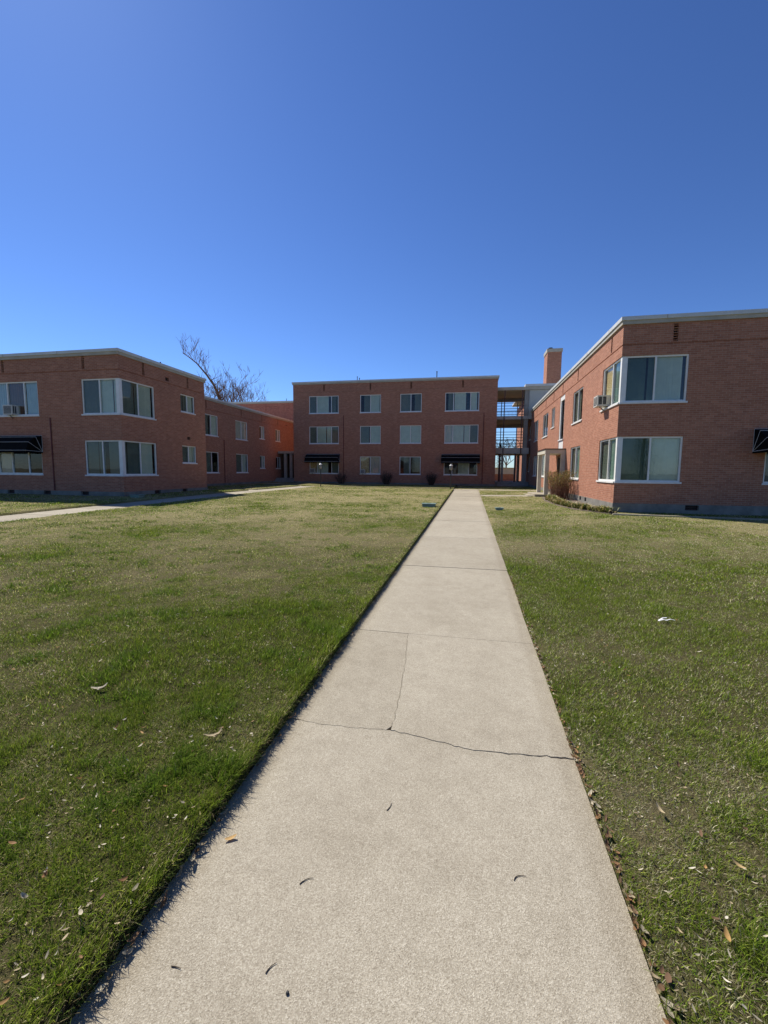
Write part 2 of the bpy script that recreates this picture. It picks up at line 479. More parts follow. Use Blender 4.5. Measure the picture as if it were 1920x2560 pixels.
BED = [(5.03, 15.95), (5.03, 23.6), (4.3, 24.3), (3.75, 23.6), (3.5, 21.2), (3.55, 18.6), (3.85, 16.9), (4.7, 15.55)]
def inpoly(x, y, poly):
    c = np.zeros(np.shape(x), bool)
    n = len(poly)
    for i in range(n):
        x1, y1 = poly[i]; x2, y2 = poly[(i + 1) % n]
        if y1 == y2: continue
        k = ((y1 > y) != (y2 > y)) & (x < (x2 - x1) * (y - y1) / (y2 - y1) + x1)
        c ^= k
    return c
def on_path(x, y, m=0.0):
    r = np.zeros(np.shape(x), bool)
    for a, b, c, d in PATHS:
        r |= (x > a + m) & (x < b - m) & (y > c + m) & (y < d - m)
    return r
def lawn_z(x, y):
    x = np.asarray(x, float); y = np.asarray(y, float)
    return surf(x, y) + np.where(x < XL, 0.058, 0.012)

rng = np.random.default_rng(7)
_G = rng.random((256, 256))
def vnoise(x, y):
    xi = np.floor(x).astype(int); yi = np.floor(y).astype(int)
    fx = x - xi; fy = y - yi
    fx = fx * fx * (3 - 2 * fx); fy = fy * fy * (3 - 2 * fy)
    g = lambda a, b: _G[a & 255, b & 255]
    return (g(xi, yi) * (1 - fx) + g(xi + 1, yi) * fx) * (1 - fy) + (g(xi, yi + 1) * (1 - fx) + g(xi + 1, yi + 1) * fx) * fy
def fbm(x, y, s, o=4):
    r = 0; a = 0.5; t = 0
    for i in range(o):
        r = r + a * vnoise(x * s + 17.3 * i, y * s + 9.1 * i); t += a; a *= 0.55; s *= 2.1
    return r / t
def dryness(x, y):
    d = 0.17 + 1.3 * (fbm(x, y, 0.55, 4) - 0.47) + 0.7 * (fbm(x + 50, y + 20, 2.3, 3) - 0.5) + 0.65 * (fbm(x + 11, y + 70, 8.5, 2) - 0.5)
    far = sstep((np.hypot(x, y) - 2.5) / 9)
    return np.clip(d + np.where(x < 0, 0.48, 0.32) * far + np.where(x < 0, 0.02, 0.14), 0.02, 0.92)

def attr_mesh(name, verts, faces_flat, nper, cols, mat, parent=None):
    """fast mesh: verts (n,3), faces (m,nper) indices, cols per vertex (n,3)"""
    me = bpy.data.meshes.new(name)
    nv = len(verts); nf = len(faces_flat)
    me.vertices.add(nv); me.vertices.foreach_set('co', np.asarray(verts, np.float32).ravel())
    me.loops.add(nf * nper); me.loops.foreach_set('vertex_index', np.asarray(faces_flat, np.int32).ravel())
    me.polygons.add(nf)
    me.polygons.foreach_set('loop_start', np.arange(0, nf * nper, nper, dtype=np.int32))
    me.update(calc_edges=True)
    at = me.color_attributes.new('tint', 'FLOAT_COLOR', 'POINT')
    c4 = np.ones((nv, 4), np.float32); c4[:, :3] = cols
    at.data.foreach_set('color', c4.ravel())
    me.materials.append(mat)
    o = bpy.data.objects.new(name, me); COL.objects.link(o)
    OFF[o.name] = Vector((0, 0, 0))
    if parent: o.parent = parent
    return o

# ---- far ground
mb = MB(); mb.face([(-900, -900, -2.0), (900, -900, -2.0), (900, 900, -2.0), (-900, 900, -2.0)])
tag(mb.build('ground', M_FARG), kind='structure')

# ---- lawn sheet, sunk under the paths
def breaks(lo, hi, step, extra):
    a = set(np.round(np.arange(lo, hi + 1e-6, step), 4)) | set(extra)
    return np.array(sorted(a))
xe, ye = [], []
for a, b, c, d in PATHS:
    xe += [a - 0.012, a + 0.012, b - 0.012, b + 0.012]; ye += [c - 0.012, c + 0.012, d - 0.012, d + 0.012]
xs = breaks(-46, 34, 0.4, xe); ys = breaks(-10, 74, 0.4, ye)
GX, GY = np.meshgrid(xs, ys)
Z = lawn_z(GX, GY)
Z = Z + 0.03 * (fbm(GX, GY, 0.8, 3) - 0.5) * np.clip((np.minimum(abs(GX - XL), abs(GX - XR)) - 0.1), 0, 1)
Z = np.where(on_path(GX, GY), surf(GX, GY) - 0.10, Z)
d = dryness(GX, GY)[..., None]
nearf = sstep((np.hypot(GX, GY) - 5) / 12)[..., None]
colr = ((1 - d) * np.array([0.085, 0.098, 0.024]) + d * np.array([0.31, 0.265, 0.145])) * (0.45 + 0.55 * nearf) + (1 - nearf) * np.array([0.02, 0.015, 0.01])  # thatch darkened near the camera: gap shade between blades put into its colour
colr = np.where(((GX < XL + 0.03) & (GX > XL - 0.05))[..., None], np.array([0.035, 0.03, 0.02]), colr)  # dark soil along the left path edge, with the edge shadow painted in
nx, ny = len(xs), len(ys)
idx = np.arange(nx * ny).reshape(ny, nx)
q = np.stack([idx[:-1, :-1], idx[:-1, 1:], idx[1:, 1:], idx[1:, :-1]], -1).reshape(-1, 4)
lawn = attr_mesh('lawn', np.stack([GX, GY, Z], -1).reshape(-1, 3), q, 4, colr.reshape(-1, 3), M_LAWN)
tag(lawn, kind='structure')

# ---- paths of cast slabs
def slab_obj(parent, ring, thick=0.12, dz=0.0):
    m = MB()
    m.prism(ring, lambda x, y: sf(x, y) - thick, lambda x, y: sf(x, y) + dz)
    return m.build('slab', M_CONC, parent, bevel=0.007)

def edge_jit(x, y0, y1, n, seed, amp=0.008):
    r = random.Random(seed)
    return [(x + r.uniform(-amp, amp), y0 + (y1 - y0) * i / n) for i in range(n + 1)]

path = empty('footpath', (0, 0, -1.66)); tag(path, kind='structure')
joints = [4.08, 7.0, 10.05, 13.18, 16.2, 19.2, 21.35, 24.3, 27.4, 30.0]
r_ = random.Random(3)
G = 0.009
# cracked near slab: three pieces
def wig(pts, amp, seed, sub=6):
    r = random.Random(seed); out = []
    for (a, b) in zip(pts, pts[1:]):
        for k in range(sub):
            t = k / sub
            out.append((a[0] + (b[0] - a[0]) * t + r.uniform(-amp, amp), a[1] + (b[1] - a[1]) * t + r.uniform(-amp, amp)))
    out.append(pts[-1])
    return out
tc_ = wig([(XL, 2.49), (-0.88, 2.475), (-0.66, 2.485), (-0.44, 2.50), (-0.34, 2.49), (-0.11, 2.45), (0.03, 2.415), (0.27, 2.425), (0.48, 2.45), (XR, 2.455)], 0.006, 5)
lc_ = wig([(-0.44, 2.50), (-0.45, 2.75), (-0.46, 3.0), (-0.485, 3.3), (-0.50, 3.55), (-0.54, 3.85), (-0.56, 4.08)], 0.007, 9)
ic = min(range(len(tc_)), key=lambda i: abs(tc_[i][0] + 0.44))
gap = lambda x: 0.0005 + 0.0027 * max(0, x / 0.63) + (0.002 if x < -1.02 else 0)
gj = random.Random(8)
gaps = [gap(p[0]) * gj.uniform(0.3, 1.8) for p in tc_]
near = [(XL, -6.0), (XR, -6.0)] + [(x, y - g) for (x, y), g in zip(reversed(tc_), reversed(gaps))]
slab_obj(path, near)
hg = 0.0016
fl = [(x, y + g) for (x, y), g in zip(tc_[:ic], gaps[:ic])] + [(x - hg, y) for x, y in lc_[1:]][:-1] + [(-0.56 - hg, 4.08 - G), (XL, 4.08 - G)]
slab_obj(path, fl, dz=0.002)
fr_ = [(lc_[1][0] + hg, 2.50 + 0.002)] + [(x, y + g) for (x, y), g in zip(tc_[ic + 1:], gaps[ic + 1:])] + [(XR, 4.08 - G), (-0.56 + hg, 4.08 - G)] + [(x + hg, y) for x, y in reversed(lc_[1:-1])]
slab_obj(path, fr_, dz=0.004)
js = joints + [31.0 - 0.006]
for i in range(len(js) - 1):
    y0, y1 = js[i] + G, js[i + 1] - G
    ring = edge_jit(XL, y1, y0, 4, i * 2) + list(reversed(edge_jit(XR, y1, y0, 4, i * 2 + 1)))
    slab_obj(path, ring, dz=r_.uniform(-0.003, 0.003))
def run_slabs(name, x0, x1, y0, y1, step):
    e = empty(name, ((x0 + x1) / 2, (y0 + y1) / 2, sf((x0 + x1) / 2, (y0 + y1) / 2))); tag(e, kind='structure')
    along_y = (y1 - y0) > (x1 - x0)
    L = (y1 - y0) if along_y else (x1 - x0)
    n = max(1, round(L / step))
    for i in range(n):
        a, b = i * L / n + G, (i + 1) * L / n - G
        if along_y: ring = [(x0, y0 + a), (x1, y0 + a), (x1, y0 + b), (x0, y0 + b)]
        else: ring = [(x0 + a, y0), (x0 + b, y0), (x0 + b, y1), (x0 + a, y1)]
        slab_obj(e, ring, dz=r_.uniform(-0.003, 0.003))
for (x0, x1, y0, y1) in PATHS[1:]:
    run_slabs('footpath', x0, x1, y0 + 0.003, y1 - 0.003, 1.8)

# ---- planting bed
m = MB()
bz = lambda x, y: sf(x, y) + 0.035
ring = BED
m.prism(ring, lambda x, y: sf(x, y) - 0.1, bz)
tag(m.build('planting_bed', M_SOIL), kind='structure')
m = MB(); m.prism([(4.72, 15.36), (9.6, 14.9), (9.6, 15.02), (4.74, 15.5)], lambda x, y: sf(x, y) - 0.1, lambda x, y: sf(x, y) + 0.05)
tag(m.build('bed_kerb', M_CONC, bevel=0.01), kind='structure')

# ------------------------------------------------------------------ building parts
def slats(mb, F, u0, u1, z0, z1, d, pitch=0.088, ang=0.6, seed=0, skip=()):
    r = random.Random(seed)
    n = max(1, int((u1 - u0) / pitch)); p = (u1 - u0) / n
    for i in range(n):
        if i in skip: continue
        c = u0 + (i + 0.5) * p
        a = ang + r.uniform(-0.12, 0.12)
        h = p * 0.60
        du, dd = h * math.cos(a), h * math.sin(a)
        b = z0 + r.uniform(0.0, 0.015)
        F.quad(mb, [(c - du, b, d - dd), (c + du, b, d + dd), (c + du, z1, d + dd), (c - du, z1, d - dd)])

def drape(mb, F, u0, u1, z0, z1, d, seed=0, wl=0.13, amp=0.035):
    r = random.Random(seed)
    n = max(6, int((u1 - u0) / 0.028)); ph = r.uniform(0, 6)
    pts = []
    for i in range(n + 1):
        u = u0 + (u1 - u0) * i / n
        pts.append((u, d + amp * math.sin(u * 2 * math.pi / wl + ph + 0.7 * math.sin(u * 9))))
    for (a, da), (b, db) in zip(pts, pts[1:]):
        F.quad(mb, [(a, z0, da), (b, z0, db), (b, z1, db), (a, z1, da)])

SG = lambda F, u: 1 if (F.axis == 'y' or u > 0) else -1     # which way the slats are turned
WSEED = [0]
def window(parent, F, u0, u1, z0, z1, mulls=(), cover=None, screens=(), sill=True, corner=None, fb=0.055):
    """z0 = underside of the sill. cover: one of blind/green/curtain/brown/blue/osb/none per pane. corner: 'l' or 'r' = the side with the shared post"""
    WSEED[0] += 1
    zs = z0 + 0.06
    f = MB()
    a0 = u0 + (0.15 if corner == 'l' else 0); a1 = u1 - (0.15 if corner == 'r' else 0)
    D0, D1 = -0.105, -0.035
    F.box(f, u0 if corner != 'l' else a0, u1 if corner != 'r' else a1, z1 - fb, z1, D0, D1)
    F.box(f, u0 if corner != 'l' else a0, u1 if corner != 'r' else a1, zs, zs + fb, D0, D1)
    F.box(f, a0, a0 + fb, zs + fb, z1 - fb, D0, D1)
    F.box(f, a1 - fb, a1, zs + fb, z1 - fb, D0, D1)
    for mu in mulls:
        F.box(f, mu - 0.025, mu + 0.025, zs + fb, z1 - fb, D0 + 0.004, D1 + 0.006)
    wo = f.build('window', M_WHITE, parent)
    if sill:
        s = MB(); F.box(s, u0 - (0.03 if corner != 'l' else 0), u1 + (0.03 if corner != 'r' else 0.0), z0, zs, -0.108, 0.045)
        s.build('sill', M_SILL, wo)
    ed = [a0 + fb] + list(mulls) + [a1 - fb]
    cover = cover or ['blind'] * (len(ed) - 1)
    for i, (a, b) in enumerate(zip(ed, ed[1:])):
        if i > 0: a += 0.025
        if i < len(ed) - 2: b -= 0.025
        g = MB(); dd = -0.075 if i in screens else -0.085
        F.box(g, a + 0.001, b - 0.001, zs + fb + 0.001, z1 - fb - 0.001, dd, dd + 0.006)
        g.build('pane', M_SCREEN if i in screens else M_GLASS, wo)
        kind = cover[i % len(cover)]
        if kind == 'none': continue
        c = MB(); sd = WSEED[0] * 7 + i
        rr = random.Random(sd)
        lo, hi = zs + 0.02, z1 - 0.03
        if kind in ('blind', 'green'):
            n = max(1, int((b - a + 0.02) / 0.088))
            skip = set(rr.sample(range(n), 1)) if rr.random() < 0.25 and n > 4 else ()
            ga = gb_ = 0.0
            if rr.random() < 0.4 and (b - a) > 0.5:
                if rr.random() < 0.5: ga = rr.uniform(0.1, 0.3) * (b - a)
                else: gb_ = rr.uniform(0.1, 0.3) * (b - a)
            slats(c, F, a - 0.02 + ga, b + 0.02 - gb_, lo, hi, -0.145, ang=SG(F, a) * rr.uniform(0.15, 0.6), seed=sd, skip=skip)
            c.build('blind', M_BLIND if kind == 'blind' else M_BLINDG, wo)
        elif kind == 'half':
            slats(c, F, a + (b - a) * 0.35, b + 0.02, lo, hi, -0.145, ang=SG(F, a) * 0.4, seed=sd)
            c.build('blind', M_BLIND, wo)
        elif kind == 'osb':
            F.box(c, a - 0.01, b - (b - a) * 0.12, lo + 0.06, hi - 0.02, -0.125, -0.112)
            c.build('board', M_OSB, wo)
        else:
            drape(c, F, a - 0.02, b + 0.02, lo, hi, -0.16, seed=sd)
            c.build('curtain', {'curtain': M_CURT, 'brown': M_BROWNC, 'blue': M_BLUEC}[kind], wo)
    return wo

def vent(parent, F, u, z0, z1, wd=0.15):
    m = MB()
    F.box(m, u - wd / 2 + .001, u + wd / 2 - .001, z0 + .001, z1 - .001, -0.16, -0.13)
    o = m.build('vent', M_DARK, parent)
    b = MB(); n = int((z1 - z0) / 0.08)
    for i in range(n):
        zc = z0 + (i + 0.5) * (z1 - z0) / n
        F.box(b, u - wd / 2 + 0.002, u + wd / 2 - 0.002, zc - 0.012, zc + 0.012, -0.125, -0.03)
    b.build('louvre', M_BRICK, o)

def fvent(parent, F, u, z0, z1, wd=0.42, mat=None):
    m = MB(); F.box(m, u - wd / 2 + .001, u + wd / 2 - .001, z0 + .001, z1 - .001, -0.14, -0.10)
    o = m.build('foundation_vent', M_DARK, parent)
    b = MB()
    for k in range(3):
        zc = z0 + (k + 0.5) * (z1 - z0) / 3
        F.box(b, u - wd / 2 + 0.002, u + wd / 2 - 0.002, zc - 0.008, zc + 0.008, -0.09, -0.07)
    b.build('louvre', M_STEEL, o)

def pipe(parent, F, u, z0, z1):
    m = MB(); a = F.p(u, z0, 0.028); b = F.p(u, z1, 0.028)
    m.tube([a, b], 0.026, 8)
    m2 = m
    for zz in (z0 + 0.4, (z0 + z1) / 2, z1 - 0.3):
        F.box(m2, u - 0.045, u + 0.045, zz, zz + 0.03, 0.001, 0.03)
    return m2.build('downpipe', M_PIPE, parent, smooth=False)

def roof_pipe(parent, x, y, z, h, r=0.035):
    m = MB(); m.tube([(x, y, z - 0.05), (x, y, z + h)], r, 8)
    m.tube([(x, y, z + h - 0.08), (x, y, z + h)], r * 1.35, 8)
    m.build('roof_vent_pipe', M_LAMP, parent)

def block(loc, label, x0, x1, y0, y1, top, facades, found_top=-1.08, zbot=-1.75, band=None, brick=None):
    """facades: list of dict(F, u0, u1, holes, vents, fvents); the other sides are closed plainly by the caller's list"""
    brick = brick or M_BRICK
    t = thing('apartment_block', loc, label, 'building')
    wtop = top - 0.25
    wl = MB(); fo = MB()
    for f in facades:
        F = f['F']; holes = list(f.get('holes', ()))
        for (u, a, b) in f.get('vents', ()): holes.append((u - 0.075, u + 0.075, a, b, '', 0.13))
        for (u, a, b, wd) in f.get('bvents', ()): holes.append((u - wd / 2, u + wd / 2, a, b, '', 0.10))
        if band:
            wall(wl, F, f['u0'], f['u1'], found_top, band - 0.02, [h for h in holes if h[2] < band])
            wall(wl, F, f['u0'], f['u1'], band + 0.02, wtop, [h for h in holes if h[2] > band])
            F.quad(wl, [(f['u0'], band - 0.02, -0.03), (f['u1'], band - 0.02, -0.03), (f['u1'], band + 0.02, -0.03), (f['u0'], band + 0.02, -0.03)])
            F.quad(wl, [(f['u0'], band - 0.02, 0), (f['u1'], band - 0.02, 0), (f['u1'], band - 0.02, -0.03), (f['u0'], band - 0.02, -0.03)])
            F.quad(wl, [(f['u0'], band + 0.02, -0.03), (f['u1'], band + 0.02, -0.03), (f['u1'], band + 0.02, 0), (f['u0'], band + 0.02, 0)])
        else:
            wall(wl, F, f['u0'], f['u1'], found_top, wtop, holes)
        F2 = F.off(0.018)
        e0, e1 = f['u0'] - f.get('fe0', 0.018), f['u1'] + f.get('fe1', 0.018)
        wall(fo, F2, e0, e1, zbot, found_top, [(u - wd / 2, u + wd / 2, a, b, '', 0.12) for (u, a, b, wd) in f.get('fvents', ())])
        F2.quad(fo, [(e0, found_top, 0), (e1, found_top, 0), (e1, found_top, -0.018), (e0, found_top, -0.018)])
    wl.build('wall', brick, t)
    fo.build('foundation', M_FOUND, t)
    r = MB(); r.box(x0 - 0.06, x1 + 0.06, y0 - 0.06, y1 + 0.06, wtop, top - 0.125); r.build('fascia', M_FASCIA, t)
    r = MB(); r.box(x0 - 0.10, x1 + 0.10, y0 - 0.10, y1 + 0.10, top - 0.125, top); ro = r.build('roof', M_COPING, t)
    r = MB(); r.box(x0 + 0.2, x1 - 0.2, y0 + 0.2, y1 - 0.2, top + 0.002, top + 0.012); r.build('roof_gravel', M_ROOF, ro)
    sm = MB()
    for f in facades[:2]:
        u = f['u0'] + 1.3
        while u < f['u1'] - 0.3:
            f['F'].box(sm, u - 0.012, u + 0.012, top - 0.125, top - 0.004, 0.1001, 0.106); f['F'].box(sm, u + 0.6, u + 0.608, wtop + 0.002, top - 0.127, 0.0601, 0.0625); u += 3.05
    tag(sm.build('coping_seam', M_FASCIA, t), kind='stuff')
    for f in facades:
        for (u, a, b) in f.get('vents', ()): vent(t, f['F'], u, a, b)
        for (u, a, b, wd) in f.get('bvents', ()):
            fvent(t, f['F'], u, a, b, wd)
        for (u, a, b, wd) in f.get('fvents', ()): fvent(t, f['F'].off(0.018), u, a, b, wd)
    return t

ZU0, ZU1 = 2.38, 4.00        # upper windows (sill underside, head)
ZL0, ZL1 = -0.37, 1.26       # lower windows
BANDZ = 4.37

# ================= left front block
LF, LS = Fac('x', 16.66, -1), Fac('y', -15.41, 1)
wl_u = (-22.45, -19.83)
L = block((-22, 19.8, -1.4), 'two storey brick apartment block with corner windows, at the left edge of the courtyard', -32, -15.41, 16.66, 22.92, 5.26, [
    dict(F=LF, u0=-32, u1=-15.41, fe0=0, holes=[(-17.41, -15.41, ZU0, ZU1, 'r'), (-17.41, -15.41, ZL0, ZL1, 'r'), (wl_u[0], wl_u[1], ZU0, ZU1), (wl_u[0], wl_u[1], ZL0, ZL1)],
         vents=[(-17.25, 4.43, 5.0), (-21.75, 4.43, 5.0), (-26.2, 4.43, 5.0)], fvents=[(-21.77, -1.25, -1.085, .42), (-19.65, -1.25, -1.085, .42), (-17.52, -1.25, -1.085, .42)]),
    dict(F=LS, u0=16.66, u1=22.92, holes=[(16.66, 18.83, ZU0, ZU1, 'l'), (16.66, 18.83, ZL0, ZL1, 'l'), (20.78, 21.98, 3.04, 4.03), (20.78, 21.98, 0.27, 1.27)],
         vents=[(18.16, 4.43, 5.0), (21.42, 4.43, 5.0)], bvents=[(19.79, 4.49, 4.66, .26), (21.37, 1.61, 1.78, .26)], fvents=[(18.77, -1.25, -1.085, .42), (20.88, -1.25, -1.085, .42)]),
    dict(F=Fac('x', 22.92, 1), u0=-32, u1=-15.41, fe0=0), dict(F=Fac('y', -32, -1), u0=16.66, u1=22.92)], band=BANDZ)
for z0, z1, c1, c2 in ((ZU0, ZU1, ['blind', 'blind'], ['blind', 'blind']), (ZL0, ZL1, ['blind', 'blind'], ['blind', 'blind'])):
    window(L, LF, -17.41, -15.41, z0, z1, [-16.47], c1, (0,) if z0 > 0 else (0, 1), corner='r')
    window(L, LS, 16.66, 18.83, z0, z1, [17.79], c2, (0,), corner='l')
    p = MB(); p.box(-15.57, -15.435, 16.685, 16.82, z0 + 0.06, z1)
    p.build('corner_post', M_WHITE, L, bevel=0.004)
window(L, LF, *wl_u, ZU0, ZU1, [-21.62, -20.64], ['blue', 'brown', 'blue'], ())
window(L, LF, *wl_u, ZL0, ZL1, [-21.62, -20.64], ['curtain', 'none', 'none'], (2,))
window(L, LS, 20.78, 21.98, 3.04, 4.03, [21.35], ['blind', 'blind'], (0,), fb=0.045)
window(L, LS, 20.78, 21.98, 0.27, 1.27, [21.35], ['blind', 'blind'], (0,), fb=0.045)
pipe(L, LF, -19.2, -1.06, 2.30)
roof_pipe(L, -16.4, 20.6, 5.26, 0.42, 0.025)

# ================= left recessed wing
WS = Fac('y', -18.75, 1)
ww = [(27.58, 29.47, 28.6), (31.93, 33.82, 32.88)]
ws = [(35.97, 36.92), (39.2, 40.27)]
hs = [(a, b, z0, z1) for a, b, _ in ww for z0, z1 in ((2.40, 3.97), (-0.33, 1.27))] + [(a, b, z0, z1) for a, b in ws for z0, z1 in ((2.73, 3.92), (0.05, 1.25))]
Wg = block((-24, 35, -1.3), 'long two storey brick wing set back behind the left block', -32, -18.75, 22.95, 47.6, 5.20, [
    dict(F=WS, u0=22.95, u1=47.6, holes=hs, vents=[(y, 4.38, 4.94) for y in (24.2, 28.05, 32.88, 36.46, 39.78, 43.5)], bvents=[(41.7, 4.48, 4.62, .2)]),
    dict(F=Fac('y', -32, -1), u0=22.95, u1=47.6), dict(F=Fac('x', 22.95, -1), u0=-32, u1=-18.75), dict(F=Fac('x', 47.6, 1), u0=-32, u1=-18.75)], band=4.30, brick=M_BRICK)
for i, (a, b, mu) in enumerate(ww):
    window(Wg, WS, a, b, 2.40, 3.97, [mu], ['blind', 'blind'] if i == 0 else ['curtain', 'curtain'], () if i else (0,))
    window(Wg, WS, a, b, -0.33, 1.27, [mu], ['half', 'none'] if i == 0 else ['blind', 'blind'], (0, 1) if i == 0 else (0,))
for i, (a, b) in enumerate(ws):
    window(Wg, WS, a, b, 2.73, 3.92, [(a + b) / 2], ['blind', 'curtain'] if i else ['none', 'blind'], (0,), fb=0.045)
    window(Wg, WS, a, b, 0.05, 1.25, [(a + b) / 2], ['none', 'none'] if i else ['blind', 'blind'], (0,), fb=0.045)
pipe(Wg, WS, 30.2, -1.05, 2.25)

# ================= back three storey block
KF = Fac('x', 47.7, -1)
K = block((-24, 52, -1.3), 'red brick three storey block rising behind the recessed wing', -30.5, -15.2, 47.7, 57, 8.05, [
    dict(F=KF, u0=-30.5, u1=-15.2, holes=[(-24.0, -22.4, 6.2, 7.45, '', 0.03)]), dict(F=Fac('x', 57, 1), u0=-30.5, u1=-15.2), dict(F=Fac('y', -30.5, -1), u0=47.7, u1=57), dict(F=Fac('y', -15.2, 1), u0=47.7, u1=57)],
    brick=M_BRICK_RED)
m = MB(); KF.box(m, -23.98, -22.42, 6.22, 7.43, -0.05, -0.02); m.build('brick_panel', M_BRICK_RED, K)
roof_pipe(K, -22.6, 50.5, 8.05, 0.75, 0.03)

# ================= centre block
CF = Fac('x', 37.9, -1)
cw = [(-14.74, -11.9, [-14.0, -12.59]), (-9.88, -7.97, [-8.92]), (-6.22, -4.32, [-5.27]), (-2.28, 0.60, [-1.56, -0.12])]
rows = [(5.13, 6.75), (2.38, 4.0), (-0.37, 1.26)]
C = block((-7, 42, -1.3), 'three storey brick apartment block facing the head of the courtyard path', -16.3, 2.1, 37.9, 46.0, 8.05, [
    dict(F=CF, u0=-16.3, u1=2.1, holes=[(a, b, z0, z1) for a, b, _ in cw for z0, z1 in rows], vents=[(x, 7.19, 7.76) for x in (-13.29, -8.94, -5.27, -0.8)]),
    dict(F=Fac('y', -16.3, -1), u0=37.9, u1=46.0), dict(F=Fac('y', 2.1, 1), u0=37.9, u1=46.0), dict(F=Fac('x', 46.0, 1), u0=-16.3, u1=2.1)], band=7.12)
cov = {(0, 0): ['blind', 'blind', 'blind'], (0, 1): ['blind'] * 3, (0, 2): ['osb', 'blind', 'blind'],
       (1, 0): ['half', 'blind'], (1, 1): ['blind', 'blind'], (1, 2): ['osb', 'curtain'],
       (2, 0): ['blind', 'half'], (2, 1): ['blind', 'blind'], (2, 2): ['half', 'none'],
       (3, 0): ['half', 'blind', 'blind'], (3, 1): ['curtain', 'blind', 'blind'], (3, 2): ['none', 'half', 'none']}
scr = {(0, 0): (0, 2), (0, 1): (0, 2), (0, 2): (2,), (1, 0): (0,), (1, 1): (0,), (1, 2): (), (2, 0): (0, 1), (2, 1): (), (2, 2): (0,), (3, 0): (0,), (3, 1): (2,), (3, 2): (0, 2)}
for i, (a, b, mu) in enumerate(cw):
    for j, (z0, z1) in enumerate(rows):
        window(C, CF, a, b, z0, z1, mu, cov[i, j], scr[i, j])
pipe(C, CF, -11.43, -1.06, 4.97); pipe(C, CF, 1.03, -1.06, 5.0)
roof_pipe(C, -10.5, 39.2, 8.05, 0.62, 0.03); roof_pipe(C, -10.33, 39.35, 8.05, 0.52, 0.03)
roof_pipe(C, -3.1, 38.6, 8.05, 0.68, 0.04)

# ================= right front block
RF, RS = Fac('x', 16.46, -1), Fac('y', 5.03, -1)
rh = [(16.46, 18.57, ZU0, ZU1, 'l'), (16.46, 18.53, ZL0, ZL1, 'l'), (21.57, 23.49, ZU0, 3.98), (21.57, 23.49, ZL0, 1.25), (25.5, 26.76, 1.20, 4.31),
      (28.26, 29.26, 2.74, 4.02), (30.6, 32.58, ZU0, 4.0), (30.6, 32.58, ZL0, 1.25), (34.8, 36.6, ZU0, 4.0), (34.8, 36.6, ZL0, 1.25), (38.9, 39.6, 2.74, 4.0), (38.9, 39.6, 0.0, 1.25)]
awr = 9.21
Rb = block((12, 25, -1.4), 'two storey brick apartment block with sunlit side wall and corner windows, right of the path', 5.03, 24, 16.46, 42, 5.29, [
    dict(F=RF, u0=5.03, u1=24, fe1=0, holes=[(5.03, 7.12, ZU0, ZU1, 'l'), (5.03, 7.12, ZL0, ZL1, 'l'), (9.59, 12.2, ZL0, ZL1)], vents=[(6.66, 4.43, 5.0), (11.1, 4.43, 5.0)], fvents=[(7.54, -1.28, -1.10, .42), (12.0, -1.28, -1.10, .42)]),
    dict(F=RS, u0=16.46, u1=42, holes=rh, vents=[(y, 4.43, 5.0) for y in (17.66, 22.70, 26.15, 28.82, 31.66, 35.74)], fvents=[(20.1, -1.27, -1.10, .3), (21.0, -1.27, -1.10, .3)]),
    dict(F=Fac('y', 24, 1), u0=16.46, u1=42), dict(F=Fac('x', 42, 1), u0=5.03, u1=24)], band=BANDZ)
window(Rb, RF, 5.03, 7.12, ZU0, ZU1, [6.12], ['green', 'blind'], (0,), corner='l')
window(Rb, RF, 5.03, 7.12, ZL0, ZL1, [6.12], ['green', 'blind'], (0,), corner='l')
window(Rb, RF, 9.59, 12.2, ZL0, ZL1, [10.4, 11.4], ['blue', 'none', 'none'], (0,))
window(Rb, RS, 16.46, 18.57, ZU0, ZU1, [17.42], ['green', 'osb'], (), corner='l')
window(Rb, RS, 16.46, 18.53, ZL0, ZL1, [17.42], ['green', 'blind'], (1,), corner='l')
window(Rb, RS, 21.57, 23.49, ZU0, 3.98, [22.5], ['none', 'blind'], (0, 1))
window(Rb, RS, 21.57, 23.49, ZL0, 1.25, [22.5], ['green', 'blind'], (1,))
window(Rb, RS, 28.26, 29.26, 2.74, 4.02, [28.76], ['none', 'none'], (0, 1), fb=0.045)
window(Rb, RS, 30.6, 32.58, ZU0, 4.0, [31.6], ['blind', 'none'], (0, 1))
window(Rb, RS, 30.6, 32.58, ZL0, 1.25, [31.6], ['blind', 'blind'], (0,))
window(Rb, RS, 34.8, 36.6, ZU0, 4.0, [35.7], ['blind', 'none'], (1,))
window(Rb, RS, 34.8, 36.6, ZL0, 1.25, [35.7], ['blind', 'blind'], (1,))
window(Rb, RS, 38.9, 39.6, 2.74, 4.0, [], ['blind'], (0,), fb=0.045)
window(Rb, RS, 38.9, 39.6, 0.0, 1.25, [], ['blind'], (0,), fb=0.045)
for z0, z1 in ((ZU0, ZU1), (ZL0, ZL1)):
    p = MB(); p.box(5.055, 5.19, 16.485, 16.62, z0 + 0.06, z1); p.build('corner_post', M_WHITE, Rb, bevel=0.004)
